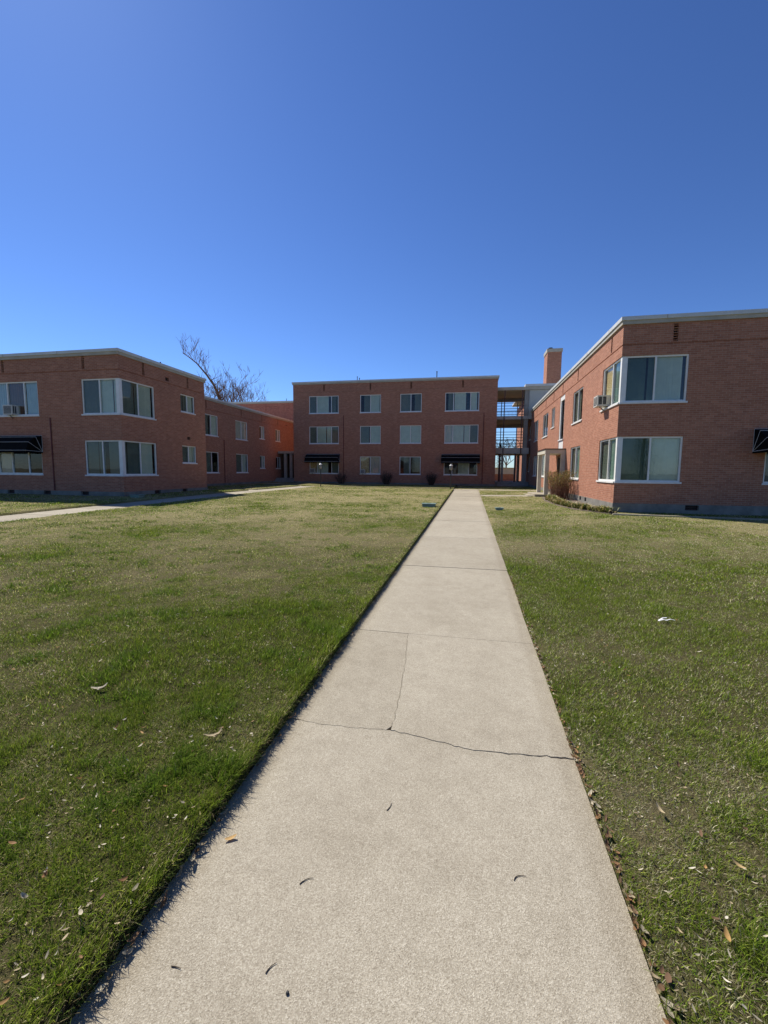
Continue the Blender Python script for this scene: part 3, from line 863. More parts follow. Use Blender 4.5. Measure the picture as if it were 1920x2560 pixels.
# tall stair light with white panels
m = MB()
RS.box(m, 25.5, 26.76, 4.06, 4.31, -0.09, -0.02); RS.box(m, 25.5, 26.76, 1.20, 1.80, -0.09, -0.02)
RS.box(m, 25.5, 25.62, 1.86, 4.06, -0.09, -0.02); RS.box(m, 26.56, 26.76, 1.86, 4.06, -0.09, -0.02)
tw = m.build('stair_window', M_WHITE, Rb)
m = MB(); RS.box(m, 25.621, 26.559, 1.861, 4.059, -0.08, -0.074); m.build('pane', M_SCREEN, tw)
m = MB(); RS.box(m, 25.47, 26.79, 1.80, 1.86, -0.09, 0.04); m.build('sill', M_SILL, tw)
roof_pipe(Rb, 8.4, 17.6, 5.29, 0.18, 0.02)

# porch on the sunlit side
Pt = empty('porch', (4.5, 25.9, -1.25)); Pt.parent = Rb; Pt.location = Vector((4.5, 25.9, -1.25)) - OFF[Rb.name]
m = MB(); m.box(3.98, 5.028, 24.6, 27.3, 1.0, 1.22); m.build('porch_roof', M_PORCH, Pt)
m = MB(); m.box(3.94, 5.027, 24.56, 27.34, 1.221, 1.27); m.build('roof_flashing', M_STEEL, Pt)
for y0 in (24.62, 27.06):
    m = MB(); m.box(4.0, 4.21, y0, y0 + 0.22, -1.22, 0.999); m.build('column', M_PORCH, Pt, bevel=0.006)
m = MB(); m.box(4.80, 5.026, 24.62, 24.8, -1.22, 0.999); m.build('side_panel', M_PORCH, Pt)
m = MB(); m.box(3.5, 5.025, 24.45, 27.4, -1.6, -1.22); m.build('porch_slab', M_CONC, Pt, bevel=0.008)
m = MB(); m.box(3.2, 3.499, 24.9, 27.1, -1.6, -1.32); m.build('step', M_CONC, Pt, bevel=0.008)
m = MB(); RS.box(m, 25.55, 26.6, -1.2, 0.9, 0.002, 0.045); dr = m.build('door', M_DOOR, Pt)
m = MB(); RS.box(m, 25.7, 26.45, -0.2, 0.8, 0.046, 0.052); m.build('door_glass', M_GLASS, dr)

# ================= block with grey panel and chimney behind the stair tower
Gb = thing('apartment_block', (9, 44, -1.3), 'grey panelled three storey block with a brick chimney behind the stair tower', 'building')
m = MB(); GW = Fac('y', 5.032, -1)
wall(m, GW, 42.0, 50.3, -1.7, 7.0); wall(m, Fac('x', 50.3, 1), 5.032, 14, -1.7, 7.0); wall(m, Fac('y', 14, 1), 38.75, 50.3, 4.0, 7.0)
m.build('wall', M_BRICK, Gb)
m = MB(); m.box(4.76, 14, 38.72, 38.86, 4.5, 6.93)
pnl = m.build('cladding', M_PANEL, Gb)
m = MB()
for x in (4.80, 6.0, 7.2, 8.4, 9.6): m.box(x, x + 0.05, 38.695, 38.719, 4.5, 6.93)
m.build('batten', M_PANEL, pnl)
m = MB(); m.box(4.40, 14.1, 38.55, 50.4, 7.21, 7.40); m.build('roof', M_COPING, Gb)
m = MB(); m.box(2.1, 14.05, 38.60, 43.2, 6.94, 7.20); m.build('fascia', M_FASCIA, Gb)
CHF = Fac('x', 44.0, -1)
m = MB()
wall(m, CHF, 6.92, 8.21, 7.3, 11.35); wall(m, Fac('y', 6.92, -1), 44, 45.85, 7.3, 11.35); wall(m, Fac('y', 8.21, 1), 44, 45.85, 7.3, 11.35); wall(m, Fac('x', 45.85, 1), 6.92, 8.21, 7.3, 11.35)
ch = m.build('chimney', M_BRICK, Gb)
m = MB(); m.box(6.86, 8.27, 43.94, 45.91, 11.35, 11.66); m.build('chimney_cap', M_FASCIA, ch)
m = MB(); m.tube([(7.25, 44.5, 11.6), (7.25, 44.5, 11.86)], 0.2, 10); m.build('flue', M_LAMP, ch)

# ================= open stair tower
T = thing('stair_tower', (3.5, 40.5, -1.3), 'open concrete stair tower with railings between the centre and right blocks', 'stair tower')
m = MB(); m.box(2.12, 4.9, 38.7, 43.2, 1.56, 2.06); m.build('landing', M_SLAB, T)
m = MB(); m.box(2.12, 4.9, 38.7, 43.2, 4.50, 4.76); m.build('landing', M_SLAB, T)
m = MB(); m.box(2.12, 5.0, 38.7, 43.6, -1.6, -0.89); m.build('platform', M_BEAM, T)
m = MB(); m.box(2.3, 4.7, 38.2, 38.69, -1.6, -1.1); m.build('step', M_BEAM, T)
for z in (4.06, 6.5):
    m = MB(); m.box(2.13, 4.88, 42.9, 43.1, z + 0.12, z + 0.43); m.build('back_beam', M_SLAB, T)
for x0, x1, za, zb in ((4.40, 4.74, -0.89, 1.56), (4.40, 4.74, 2.06, 4.50), (4.40, 4.74, 4.76, 6.94)):
    m = MB(); m.box(x0, x1, 38.74, 39.1, za, zb); m.build('column', M_BEAM, T)
for x in (2.75, 4.22):
    m = MB(); m.box(x - 0.04, x + 0.04, 38.62, 38.699, 1.56, 6.93); m.build('post', M_STEEL, T)
for x in (2.80, 4.27):
    m = MB(); m.box(x - 0.035, x + 0.035, 43.1, 43.17, 2.07, 6.93); m.build('post', M_STEEL, T)
for x0, x1, y, mt in ((2.43, 2.6, 38.9, M_STEEL), (2.66, 2.84, 39.0, M_BEAM), (3.76, 3.92, 38.9, M_STEEL), (4.38, 4.54, 43.0, M_PORCH), (4.12, 4.24, 39.3, M_STEEL)):
    m = MB(); m.box(x0, x1, y, y + 0.18, -0.889, 1.559); m.build('column', mt, T)
def railing(zf, y, dense, tall):
    m = MB()
    hs_ = (0.12, 0.36, 0.62, 0.86, 1.1, 1.34) if tall else (0.1, 0.5, 1.0)
    for h in hs_: m.box(2.14, 4.38, y - 0.02, y + 0.02, zf + h, zf + h + 0.042)
    r = m.build('railing', M_RAIL, T)
    if dense:
        m = MB(); x = 2.2
        while x < 4.36:
            m.box(x - 0.009, x + 0.009, y - 0.009, y + 0.009, zf + 0.0, zf + 1.0); x += 0.125
        m.build('baluster', M_RAIL, r)
for zf in (2.06, 4.76):
    railing(zf, 38.78, False, True); railing(zf, 43.0, True, False)

# bicycle on the middle landing
B = thing('bicycle', (3.3, 40.2, 2.06), 'black bicycle leaning on the railing of the middle landing', 'bicycle')
def ring_tube(mb, cx, cy, cz, R, r, n=26):
    pts = [(cx + R * math.cos(2 * math.pi * k / n), cy, cz + R * math.sin(2 * math.pi * k / n)) for k in range(n + 1)]
    mb.tube(pts, r, 6, cap=False)
wz = 2.06 + 0.34
for cx in (2.78, 3.83):
    m = MB(); ring_tube(m, cx, 39.0, wz, 0.32, 0.022)
    wh = m.build('wheel', M_BIKE, B)
    s_ = MB()
    for k in range(12):
        a = math.pi * 2 * k / 12; s_.tube([(cx, 39.0, wz), (cx + 0.31 * math.cos(a), 39.0, wz + 0.31 * math.sin(a))], 0.003, 3, cap=False)
    s_.build('spokes', M_RAIL, wh)
m = MB()
bb = (3.22, 39.0, wz - 0.04); st = (3.08, 39.0, wz + 0.42); hd = (3.62, 39.0, wz + 0.40); hd2 = (3.66, 39.0, wz + 0.28)
for a, b in ((bb, st), (st, hd), (bb, hd2), (bb, (2.78, 39.0, wz)), ((3.1, 39.0, wz + 0.36), (2.78, 39.0, wz)), (hd, hd2), (hd2, (3.83, 39.0, wz))): m.tube([a, b], 0.019, 6)
m.build('frame', M_BIKE, B)
m = MB(); m.tube([st, (3.06, 39.0, wz + 0.54)], 0.014, 6); m.box(2.94, 3.2, 38.93, 39.07, wz + 0.54, wz + 0.59); m.build('saddle', M_BIKE, B)
m = MB(); m.tube([hd, (3.60, 39.0, wz + 0.5)], 0.014, 6); m.tube([(3.58, 38.74, wz + 0.52), (3.6, 39.0, wz + 0.5), (3.58, 39.26, wz + 0.52)], 0.014, 6); m.build('handlebar', M_BIKE, B)

# ================= left porch in the gap beside the centre block
Q = thing('porch', (-17.4, 40.6, -1.25), 'dark entrance porch with twin columns in the corner beside the centre block', 'porch')
m = MB(); m.box(-18.7, -16.35, 39.6, 43.5, 1.60, 1.83); m.build('porch_roof', M_FASCIA, Q)
for x in (-18.15, -17.55):
    m = MB(); m.box(x, x + 0.28, 39.75, 40.0, -0.80, 1.60); m.build('column', M_FASCIA, Q, bevel=0.006)
for k in range(3):
    m = MB(); m.box(-18.7, -16.4, 38.5 + 0.32 * k, 44.2 if k == 2 else 38.82 + 0.32 * k, -1.5, -1.1 + 0.15 * k); m.build('step', M_BEAM, Q)
m = MB(); wall(m, Fac('x', 43.6, -1), -18.7, -16.35, -1.5, 1.6); m.build('wall', M_BRICK, Q)
m = MB(); m.box(-18.0, -17.0, 43.52, 43.59, -0.8, 1.3); dr = m.build('door', M_DOOR, Q)
m = MB(); m.box(-17.14, -17.10, 43.45, 43.52, 0.2, 0.3); m.build('handle', M_COPING, dr)

# ================= awnings
def awning(F, u0, u1, zh, zt, label, proj=0.80):
    c = F.p((u0 + u1) / 2, zh, 0)
    t = thing('awning', c, label, 'awning', 'black canvas awnings over ground floor windows')
    R_ = zt - zh
    prof = [(0.004, zt)]
    bows = []
    for a in (66, 35, 3):
        an = math.radians(a)
        prof.append((proj * math.cos(an) * (0.92 if a > 50 else 1.0), zh + R_ * math.sin(an) * 0.98)); bows.append(prof[-1])
    ins = [0.0, 0.16, 0.30, 0.36]
    m = MB()
    L_ = [(u0 + i * 0.5, z, d_) for (d_, z), i in zip(prof, [0, 0, 0, 0])]
    R2 = [(u1, z, d_) for d_, z in prof]
    for i in range(len(prof) - 1):
        F.quad(m, [L_[i + 1], R2[i + 1], R2[i], L_[i]])
        F.quad(m, [(u0, zh, 0.004), L_[i + 1], L_[i]][:3] + [L_[i]]) if False else None
        for uu, rev in ((u0, False), (u1, True)):
            tri = [F.p(uu, zh, 0.004), F.p(uu, prof[i][1], prof[i][0]), F.p(uu, prof[i + 1][1], prof[i + 1][0])]
            m.face(tri if rev else tri[::-1])
    # valance
    d_, z_ = prof[-1]
    n = 24
    F.box(m, u0, u1, z_ - 0.10, z_, d_ - 0.012, d_)
    F.box(m, u0, u0 + 0.012, z_ - 0.10, z_, 0.004, d_ - 0.012); F.box(m, u1 - 0.012, u1, z_ - 0.10, z_, 0.004, d_ - 0.012)
    t_c = m.build('canopy', M_AWN, t)
    for (d_, z_) in bows:
        p = MB(); e = 0.006
        p.tube([F.p(u0 - 0.004, zh, 0.02), F.p(u0 - 0.004, z_, d_ + e), F.p(u1 + 0.004, z_, d_ + e), F.p(u1 + 0.004, zh, 0.02)], 0.011, 5)
        p.build('piping', M_TRIM, t_c)
    p = MB(); p.tube([F.p(u0 - 0.004, zh, 0.02), F.p(u0 - 0.004, zt, 0.014), F.p(u1 + 0.004, zt, 0.014), F.p(u1 + 0.004, zh, 0.02)], 0.010, 5); p.build('piping', M_TRIM, t_c)
awning(LF, -22.75, -19.75, 0.74, 1.49, 'black canvas awning on the left front block, cut off by the photo edge')
awning(CF, -14.95, -11.79, 0.74, 1.49, 'black canvas awning on the centre block beside its left downpipe')
awning(CF, -2.48, 0.79, 0.74, 1.49, 'black canvas awning on the centre block at the end of the long path')
awning(RF, 9.21, 12.5, 0.74, 1.48, 'black canvas awning on the shaded front of the right block')

# ================= air conditioners
def ac(F, u0, u1, z0, h, dep, label, back=0.16):
    t = thing('air_conditioner', F.p((u0 + u1) / 2, z0, dep / 2), label, 'air conditioner')
    m = MB(); F.box(m, u0, u1, z0, z0 + h, -back, dep); c = m.build('case', M_AC, t, bevel=0.006)
    g = MB(); F.box(g, u0 + 0.05, u1 - 0.05, z0 + 0.05, z0 + h - 0.05, dep + 0.001, dep + 0.008); gr = g.build('grille', M_ACD, c)
    g = MB(); n = 6
    for k in range(n):
        zc = z0 + 0.06 + (h - 0.12) * (k + 0.5) / n
        F.box(g, u0 + 0.05, u1 - 0.05, zc - 0.006, zc + 0.006, dep + 0.009, dep + 0.015)
    g.build('fins', M_AC, gr)
    for uu in (u0, u1):
        s_ = 0.004
        for k in range(2):
            d0 = 0.04 + k * (dep - 0.06) / 2 if dep > 0.2 else 0.02
            g = MB(); F.box(g, uu - s_, uu + s_, z0 + 0.06, z0 + h - 0.05, d0, d0 + max(0.05, (dep - 0.12) / 2)); g.build('side_louvre', M_ACD, c)
    g = MB(); g.tube([F.p((u0 + u1) / 2, z0, dep * 0.6), F.p((u0 + u1) / 2, z0 - 0.16, 0.01)], 0.015, 5); g.build('bracket', M_RAIL, t)
ac(RS, 17.80, 18.30, 2.52, 0.40, 0.36, 'beige window air conditioner jutting from the sunlit corner window of the right block')
ac(LF, -21.60, -21.08, 2.46, 0.45, 0.24, 'beige window air conditioner in the upper window of the left front block')
ac(CF, -14.66, -14.18, -0.28, 0.42, 0.20, 'small window air conditioner under the awning of the centre block')
ac(CF, -9.80, -9.38, -0.28, 0.36, 0.18, 'small dark window air conditioner beside a chipboard panel in the centre block')

# ================= lamp posts
def lamp(x, y, label):
    z = sf(x, y); t = thing('lamp_post', (x, y, z), label, 'lamp post', 'short garden lamp posts')
    m = MB(); m.lathe(x, y, [(0.09, z - 0.05), (0.09, z + 0.03), (0.045, z + 0.06), (0.036, z + 0.10), (0.033, z + 1.35), (0.05, z + 1.38), (0.03, z + 1.41)], 12); m.build('post', M_LAMP, t, smooth=False)
    m = MB(); m.lathe(x, y, [(0.07, z + 1.41), (0.105, z + 1.45), (0.12, z + 1.58), (0.10, z + 1.70), (0.06, z + 1.73)], 14); m.build('lantern_glass', M_GLOBE, t, smooth=True)
    m = MB(); m.lathe(x, y, [(0.13, z + 1.70), (0.135, z + 1.73), (0.05, z + 1.80), (0.025, z + 1.85)], 14); m.build('cap', M_COPING, t)
lamp(-11.08, 30.75, 'short black lamp post at the far end of the left path')
lamp(-1.34, 31.0, 'short lamp post where the long path meets the cross path')

# ================= valve boxes in the lawn
def vbox(x0, x1, y0, y1, h, label):
    xc, yc = (x0 + x1) / 2, (y0 + y1) / 2; z = float(lawn_z(xc, yc))
    t = thing('valve_box', (xc, yc, z), label, 'valve box', 'green irrigation boxes in the lawn')
    m = MB(); m.box(x0 + 0.03, x1 - 0.03, y0 + 0.03, y1 - 0.03, z - 0.08, z + h - 0.03); m.build('body', M_BOXG, t)
    m = MB(); m.box(x0, x1, y0, y1, z + h - 0.03, z + h); l_ = m.build('lid', M_BOXG, t, bevel=0.008)
    m = MB(); m.box(xc - 0.06, xc + 0.06, yc - 0.015, yc + 0.015, z + h + 0.001, z + h + 0.008); m.build('grip', M_LAMP, l_)
vbox(-1.86, -1.30, 16.85, 17.3, 0.13, 'green plastic valve box in the grass left of the path')
vbox(0.98, 1.30, 16.72, 17.0, 0.09, 'small green valve box in the grass right of the path')
vbox(-14.75, -14.25, 16.2, 16.6, 0.12, 'dark valve box in the shade of the left front block')

# ================= shrubs
def shrub(x, y, hgt, wid, n, seed, label, mat, leafcols=None, nleaf=0, group=None, box=None, name='shrub'):
    r = random.Random(seed); z = sf(x, y) + 0.02
    t = thing(name, (x, y, z), label, 'shrub', group)
    m = MB(); tips = []
    for i in range(n):
        a = r.uniform(0, 2 * math.pi); rr = math.sqrt(r.random())
        if box: tx, ty = r.uniform(-box[0], box[0]), r.uniform(-box[1], box[1]); bx_, by_ = tx * 0.65 + r.uniform(-.08, .08), ty * 0.7 + r.uniform(-.1, .1)
        else: tx, ty = wid * rr * math.cos(a), wid * rr * math.sin(a); bx_, by_ = tx * 0.28, ty * 0.28
        hh = hgt * (r.uniform(0.5, 1.1) if box else r.uniform(0.72, 1.03)) * (1 if box else (1 - 0.25 * rr * rr))
        p0 = Vector((x + bx_, y + by_, z - 0.05)); p3 = Vector((x + tx, y + ty, z + hh))
        pts = [p0, p0.lerp(p3, 0.35) + Vector((r.uniform(-.05, .05), r.uniform(-.05, .05), 0.03)), p0.lerp(p3, 0.7) + Vector((r.uniform(-.06, .06), r.uniform(-.06, .06), 0.02)), p3]
        m.tube(pts, [0.013, 0.010, 0.007, 0.003], 4, cap=False)
        tips.append(p3)
        for k in range(6):
            s_ = r.uniform(0.3, 0.95); j = min(2, int(s_ * 3)); q0 = pts[j].lerp(pts[j + 1], s_ * 3 - j)
            q1 = q0 + Vector((r.uniform(-.16, .16), r.uniform(-.16, .16), r.uniform(0.06, 0.22)))
            m.tube([q0, q0.lerp(q1, .5) + Vector((r.uniform(-.02, .02), r.uniform(-.02, .02), 0)), q1], [0.006, 0.0045, 0.002], 3, cap=False); tips.append(q1)
    m.build('stems', mat, t)
    if nleaf:
        V, Fc, Cl = [], [], []
        for i in range(nleaf):
            p = r.choice(tips) + Vector((r.uniform(-.07, .07), r.uniform(-.07, .07), r.uniform(-.10, .05)))
            if p.z < z + hgt * r.uniform(0.38, 0.85): continue
            dv = Vector((r.uniform(-1, 1), r.uniform(-1, 1), r.uniform(-.3, 1))).normalized(); sd = dv.cross(Vector((r.uniform(-1, 1), r.uniform(-1, 1), r.uniform(-1, 1)))).normalized()
            l_, w_ = r.uniform(0.03, 0.055), r.uniform(0.010, 0.018)
            b = len(V); V += [p, p + dv * l_ * .5 + sd * w_, p + dv * l_, p + dv * l_ * .5 - sd * w_]
            Fc.append((b, b + 1, b + 2, b + 3)); c = r.choice(leafcols); k = r.uniform(0.7, 1.2); Cl += [[q * k for q in c]] * 4
        o = attr_mesh('foliage', np.array([tuple(v - Vector((x, y, z))) for v in V]), np.array(Fc), 4, np.array(Cl), M_LEAF)
        o.parent = t; tag(o, kind='stuff')
    return t
G3 = None
shrub(-11.35, 36.9, 1.15, 0.62, 46, 21, 'bare dark shrub by the left downpipe of the centre block', M_BARK2)
shrub(-7.2, 36.9, 1.25, 0.62, 75, 22, 'bare dark shrub between the two middle windows of the centre block', M_BARK2)
shrub(-3.28, 36.9, 1.22, 0.60, 75, 23, 'bare dark shrub left of the awning at the end of the path', M_BARK2)
LC = [(0.20, 0.20, 0.04), (0.13, 0.14, 0.03), (0.38, 0.30, 0.07), (0.26, 0.11, 0.05), (0.22, 0.10, 0.05), (0.30, 0.25, 0.06)]
shrub(4.48, 23.05, 1.25, 0.6, 150, 24, 'trimmed brown hedge shrub with yellow green leaves beside the sunlit porch', M_BARK3, LC, 9500, box=(0.46, 1.3))

# low leafy ground cover along the bed
V, Fc, Cl = [], [], []
r = random.Random(12)
cent = []
edge_pts = [(4.0, 22.9), (3.72, 21.6), (3.66, 20.2), (3.75, 18.9), (3.95, 17.6), (4.3, 16.6), (4.75, 15.85)]
for i in range(230):
    t_ = r.random() * (len(edge_pts) - 1.001); k = int(t_); a, b = edge_pts[k], edge_pts[k + 1]
    wdt = 0.34 if t_ < 2.6 else 0.17
    cx, cy = a[0] + (b[0] - a[0]) * (t_ - k) + r.uniform(-.1, wdt), a[1] + (b[1] - a[1]) * (t_ - k) + r.uniform(-.1, .1)
    for j in range(r.randint(7, 15)):
        a_ = r.uniform(0, 6.28); l_ = r.uniform(0.12, 0.32); w_ = r.uniform(0.012, 0.027); lean = r.uniform(0.3, 0.95)
        c, s_ = math.cos(a_), math.sin(a_); z0 = sf(cx, cy) + 0.03
        base = Vector((cx + r.uniform(-.05, .05), cy + r.uniform(-.05, .05), z0)); mid = base + Vector((c * l_ * .5 * lean, s_ * l_ * .5 * lean, l_ * .6)); tip = base + Vector((c * l_ * lean, s_ * l_ * lean, l_ * (1.0 - lean * .55)))
        sd = Vector((-s_, c, 0)) * w_
        bI = len(V); V += [base - sd * .5, base + sd * .5, mid + sd, tip, mid - sd]
        Fc += [(bI, bI + 1, bI + 2, bI + 4), (bI + 4, bI + 2, bI + 3, bI + 3)]
        col = r.choice([(0.16, 0.19, 0.04), (0.28, 0.25, 0.06), (0.40, 0.32, 0.12), (0.09, 0.13, 0.03), (0.45, 0.38, 0.20)]); kk = r.uniform(.7, 1.2)
        Cl += [[q_ * kk for q_ in col]] * 5
V = np.array([tuple(v) for v in V]); tri = []
for f in Fc:
    if f[2] == f[3]: tri.append((f[0], f[1], f[2]))
    else: tri += [(f[0], f[1], f[2]), (f[0], f[2], f[3])]
o = attr_mesh('ground_cover', V, np.array(tri), 3, np.array(Cl), M_LEAF)
tag(o, 'low yellow green strap leaved plants along the bed by the right block', 'ground cover', kind='stuff')

# ================= bare trees
def bare_tree(x, y, z, seed, label, height, spread, trunk_r, lean=(0, 0), depth=6, limbs=4, mat=None, extra=None):
    r = random.Random(seed)
    t = thing('bare_tree', (x, y, z), label, 'tree')
    tk, cr = MB(), MB()
    top = Vector((x + lean[0] * .3, y, z + height * 0.36))
    tk.tube([(x, y, z - .2), (x + lean[0] * .1, y, z + height * .18), tuple(top)], [trunk_r * 1.25, trunk_r, trunk_r * .85], 9, cap=False)
    def grow(p, d, L_, rad, dep):
        n = 3; pts = [p]; rr = [rad]; cur = p.copy(); dd = d.copy()
        for i in range(n):
            dd = (dd + Vector((r.uniform(-.22, .22), r.uniform(-.22, .22), r.uniform(-.08, .16)))).normalized()
            cur = cur + dd * L_ / n; pts.append(cur.copy()); rr.append(rad * (1 - 0.42 * (i + 1) / n))
        (tk if dep >= depth - 1 else cr).tube(pts, rr, 6 if dep > 3 else (4 if dep > 1 else 3), cap=False)
        if dep == 0: return
        k = 2 if dep > 3 else r.choice((2, 3))
        for i in range(k):
            j = n if i == 0 else r.randint(1, n)
            ax = Vector((r.uniform(-1, 1), r.uniform(-1, 1), r.uniform(-.25, .6))).normalized()
            nd = (dd * r.uniform(.75, 1.1) + ax * r.uniform(.45, .8)).normalized()
            nd.z += 0.10; nd.normalize()
            grow(pts[j], nd, L_ * r.uniform(.66, .86), max(0.022, rr[j] * r.uniform(.6, .85)), dep - 1)
        if dep > 1:
            for i in range(2):
                j = r.randint(1, n); nd = (dd + Vector((r.uniform(-1, 1), r.uniform(-1, 1), r.uniform(-.2, .8)))).normalized()
                grow(pts[j], nd, L_ * .42, max(0.018, rr[j] * .35), 0)
    for i in range(limbs):
        a = 2 * math.pi * (i + r.uniform(-.2, .2)) / limbs
        d = Vector((math.cos(a) * spread + lean[0] * .12, math.sin(a) * spread * .6, 1)).normalized()
        grow(top, d, height * r.uniform(.20, .25), trunk_r * r.uniform(.5, .7), depth)
    if extra:
        pe = [Vector(p) for p in extra]; re = [0.26, 0.22, 0.18, 0.14, 0.10, 0.07, 0.035]
        tk.tube(pe, re, 7, cap=False)
        for k in range(1, len(pe)):
            for _ in range(5):
                a = pe[k - 1].lerp(pe[k], r.random()); nd = Vector((r.uniform(-.6, .7), r.uniform(-.7, .7), r.uniform(.2, 1))).normalized()
                grow(a, nd, r.uniform(.9, 1.9), max(.028, re[k] * .35), 2)
    tk.build('trunk', mat or M_BARK, t); cr.build('crown', mat or M_BARK, t)
    return t
bare_tree(-37.6, 60, -1.3, 11, 'large bare tree spreading above the roof of the left wing', 14.6, 0.55, 0.40, depth=6, limbs=5,
          extra=[(-37.5, 60, 7.5), (-37.6, 60, 10.4), (-38.6, 60.1, 12.6), (-39.9, 60.2, 14.3), (-41.5, 60.1, 16.1), (-42.8, 60, 17.1), (-43.8, 60, 17.7)])
bare_tree(-36.0, 61, -1.3, 5, 'slender bare tree right of the large one above the left wing roof', 12.9, 0.45, 0.24, depth=6, limbs=4)
bare_tree(5.4, 68, -1.4, 9, 'bare tree seen through the passage under the stair tower', 6.4, 0.8, 0.13, depth=5, limbs=5)

# distant wall and house glimpsed through the passage
FWt = thing('garden_wall', (7, 60, -1.5), 'pale rendered wall on a brick base beyond the stair tower passage', 'wall')
m = MB(); wall(m, Fac('x', 60, -1), 1.0, 16, -1.7, -0.32); wall(m, Fac('x', 60.3, 1), 1.0, 16, -1.7, -0.32); m.build('brick_base', M_BRICK, FWt)
m = MB(); m.box(1.0, 16, 59.97, 60.33, -0.32, 0.46); m.build('render', M_FARW, FWt)
m = MB(); m.box(0.95, 16.05, 59.9, 60.4, 0.46, 0.54); m.build('coping', M_FASCIA, FWt)
m = MB()
CT = thing('conifer', (4.3, 65.5, -1.5), 'dark evergreen behind the distant garden wall', 'tree')
m.tube([(4.3, 65.5, -1.6), (4.3, 65.5, 4.2)], [0.16, 0.02], 7); m.build('trunk', M_BARK2, CT)
V, Cl = [], []; r = random.Random(4); tri = []
for i in range(4200):
    h = r.random() ** 1.2; R_ = (1 - h) * 1.5 * r.uniform(.35, 1.05); a = r.uniform(0, 6.28)
    p = Vector((R_ * math.cos(a), R_ * math.sin(a), 0.5 + h * 5.2 - R_ * .25)); dv = Vector((math.cos(a), math.sin(a), r.uniform(-.6, .5))).normalized(); sd = dv.cross(Vector((0, 0, 1))).normalized()
    b = len(V); l_ = r.uniform(.14, .26); V += [p - sd * .035, p + sd * .035, p + dv * l_]; tri.append((b, b + 1, b + 2)); k = r.uniform(.6, 1.3); Cl += [[.03 * k, .05 * k, .025 * k]] * 3
o = attr_mesh('crown', np.array([tuple(v) for v in V]), np.array(tri), 3, np.array(Cl), M_LEAF); o.parent = CT

# unseen street side added behind the camera for the panes to reflect, bounding light
def street_house(x, y, w_, d_, h, rh, label, mat):
    t = thing('house', (x, y, -1.7), label, 'house', 'added houses across the street')
    m = MB(); FN = Fac('x', y + d_ / 2, 1)
    hol = [(x - w_ * .35, x - w_ * .15, -0.6, 0.9), (x + w_ * .12, x + w_ * .36, -0.6, 0.9)]
    wall(m, FN, x - w_ / 2, x + w_ / 2, -2.0, h, hol); wall(m, Fac('x', y - d_ / 2, -1), x - w_ / 2, x + w_ / 2, -2.0, h)
    wall(m, Fac('y', x - w_ / 2, -1), y - d_ / 2, y + d_ / 2, -2.0, h); wall(m, Fac('y', x + w_ / 2, 1), y - d_ / 2, y + d_ / 2, -2.0, h)
    m.build('wall', mat, t)
    e = 0.5; X0, X1, Y0, Y1 = x - w_ / 2 - e, x + w_ / 2 + e, y - d_ / 2 - e, y + d_ / 2 + e; k = d_ / 2
    A, B_ = (X0 + k, y, h + rh), (X1 - k, y, h + rh)
    m = MB(); m.face([(X0, Y0, h), (X1, Y0, h), B_, A]); m.face([(X1, Y1, h), (X0, Y1, h), A, B_]); m.face([(X0, Y1, h), (X0, Y0, h), A]); m.face([(X1, Y0, h), (X1, Y1, h), B_]); m.face([(X0, Y0, h), (X0, Y1, h), (X1, Y1, h), (X1, Y0, h)])
    m.build('roof', M_SHINGLE, t)
    for a, b, c, d2 in hol:
        window(t, FN, a, b, c, d2, [(a + b) / 2], ['none', 'none'])
    m = MB(); m.box(x - 0.5, x + 0.5, y + d_ / 2 + 0.001, y + d_ / 2 + 0.05, -1.7, 0.4); m.build('door', M_DOOR, t)
M_SHINGLE = plain('roof_shingle', (0.06, 0.055, 0.05), 0.95, 0, 0.3, 5)
street_house(-24, -42, 13, 9, 1.6, 2.6, 'brick house across the street, added unseen for window reflections, left', M_BRICK_RED)
street_house(-5, -44, 12, 9, 1.8, 2.8, 'grey rendered house across the street, added unseen for window reflections', M_PANEL)
street_house(14, -42, 14, 9, 1.6, 2.6, 'brick house across the street, added unseen for window reflections, right', M_BRICK)
def copy_conifer(x, y, sc_, label):
    c = CT.copy(); COL.objects.link(c); c.location = (x, y, -1.9); c.scale = (sc_, sc_, sc_); c['label'] = label
    for ch_ in list(CT.children):
        k = ch_.copy(); COL.objects.link(k); k.parent = c
for i, (x, y, sc_, lb) in enumerate(((-34, -34, 1.9, 'far left'), (-15, -33, 1.5, 'left of centre'), (3.5, -36, 1.7, 'centre'), (24, -34, 2.0, 'right'), (-46, -36, 2.1, 'outermost left'))):
    copy_conifer(x, y, sc_, 'tall evergreen across the street, added unseen for window reflections, ' + lb)

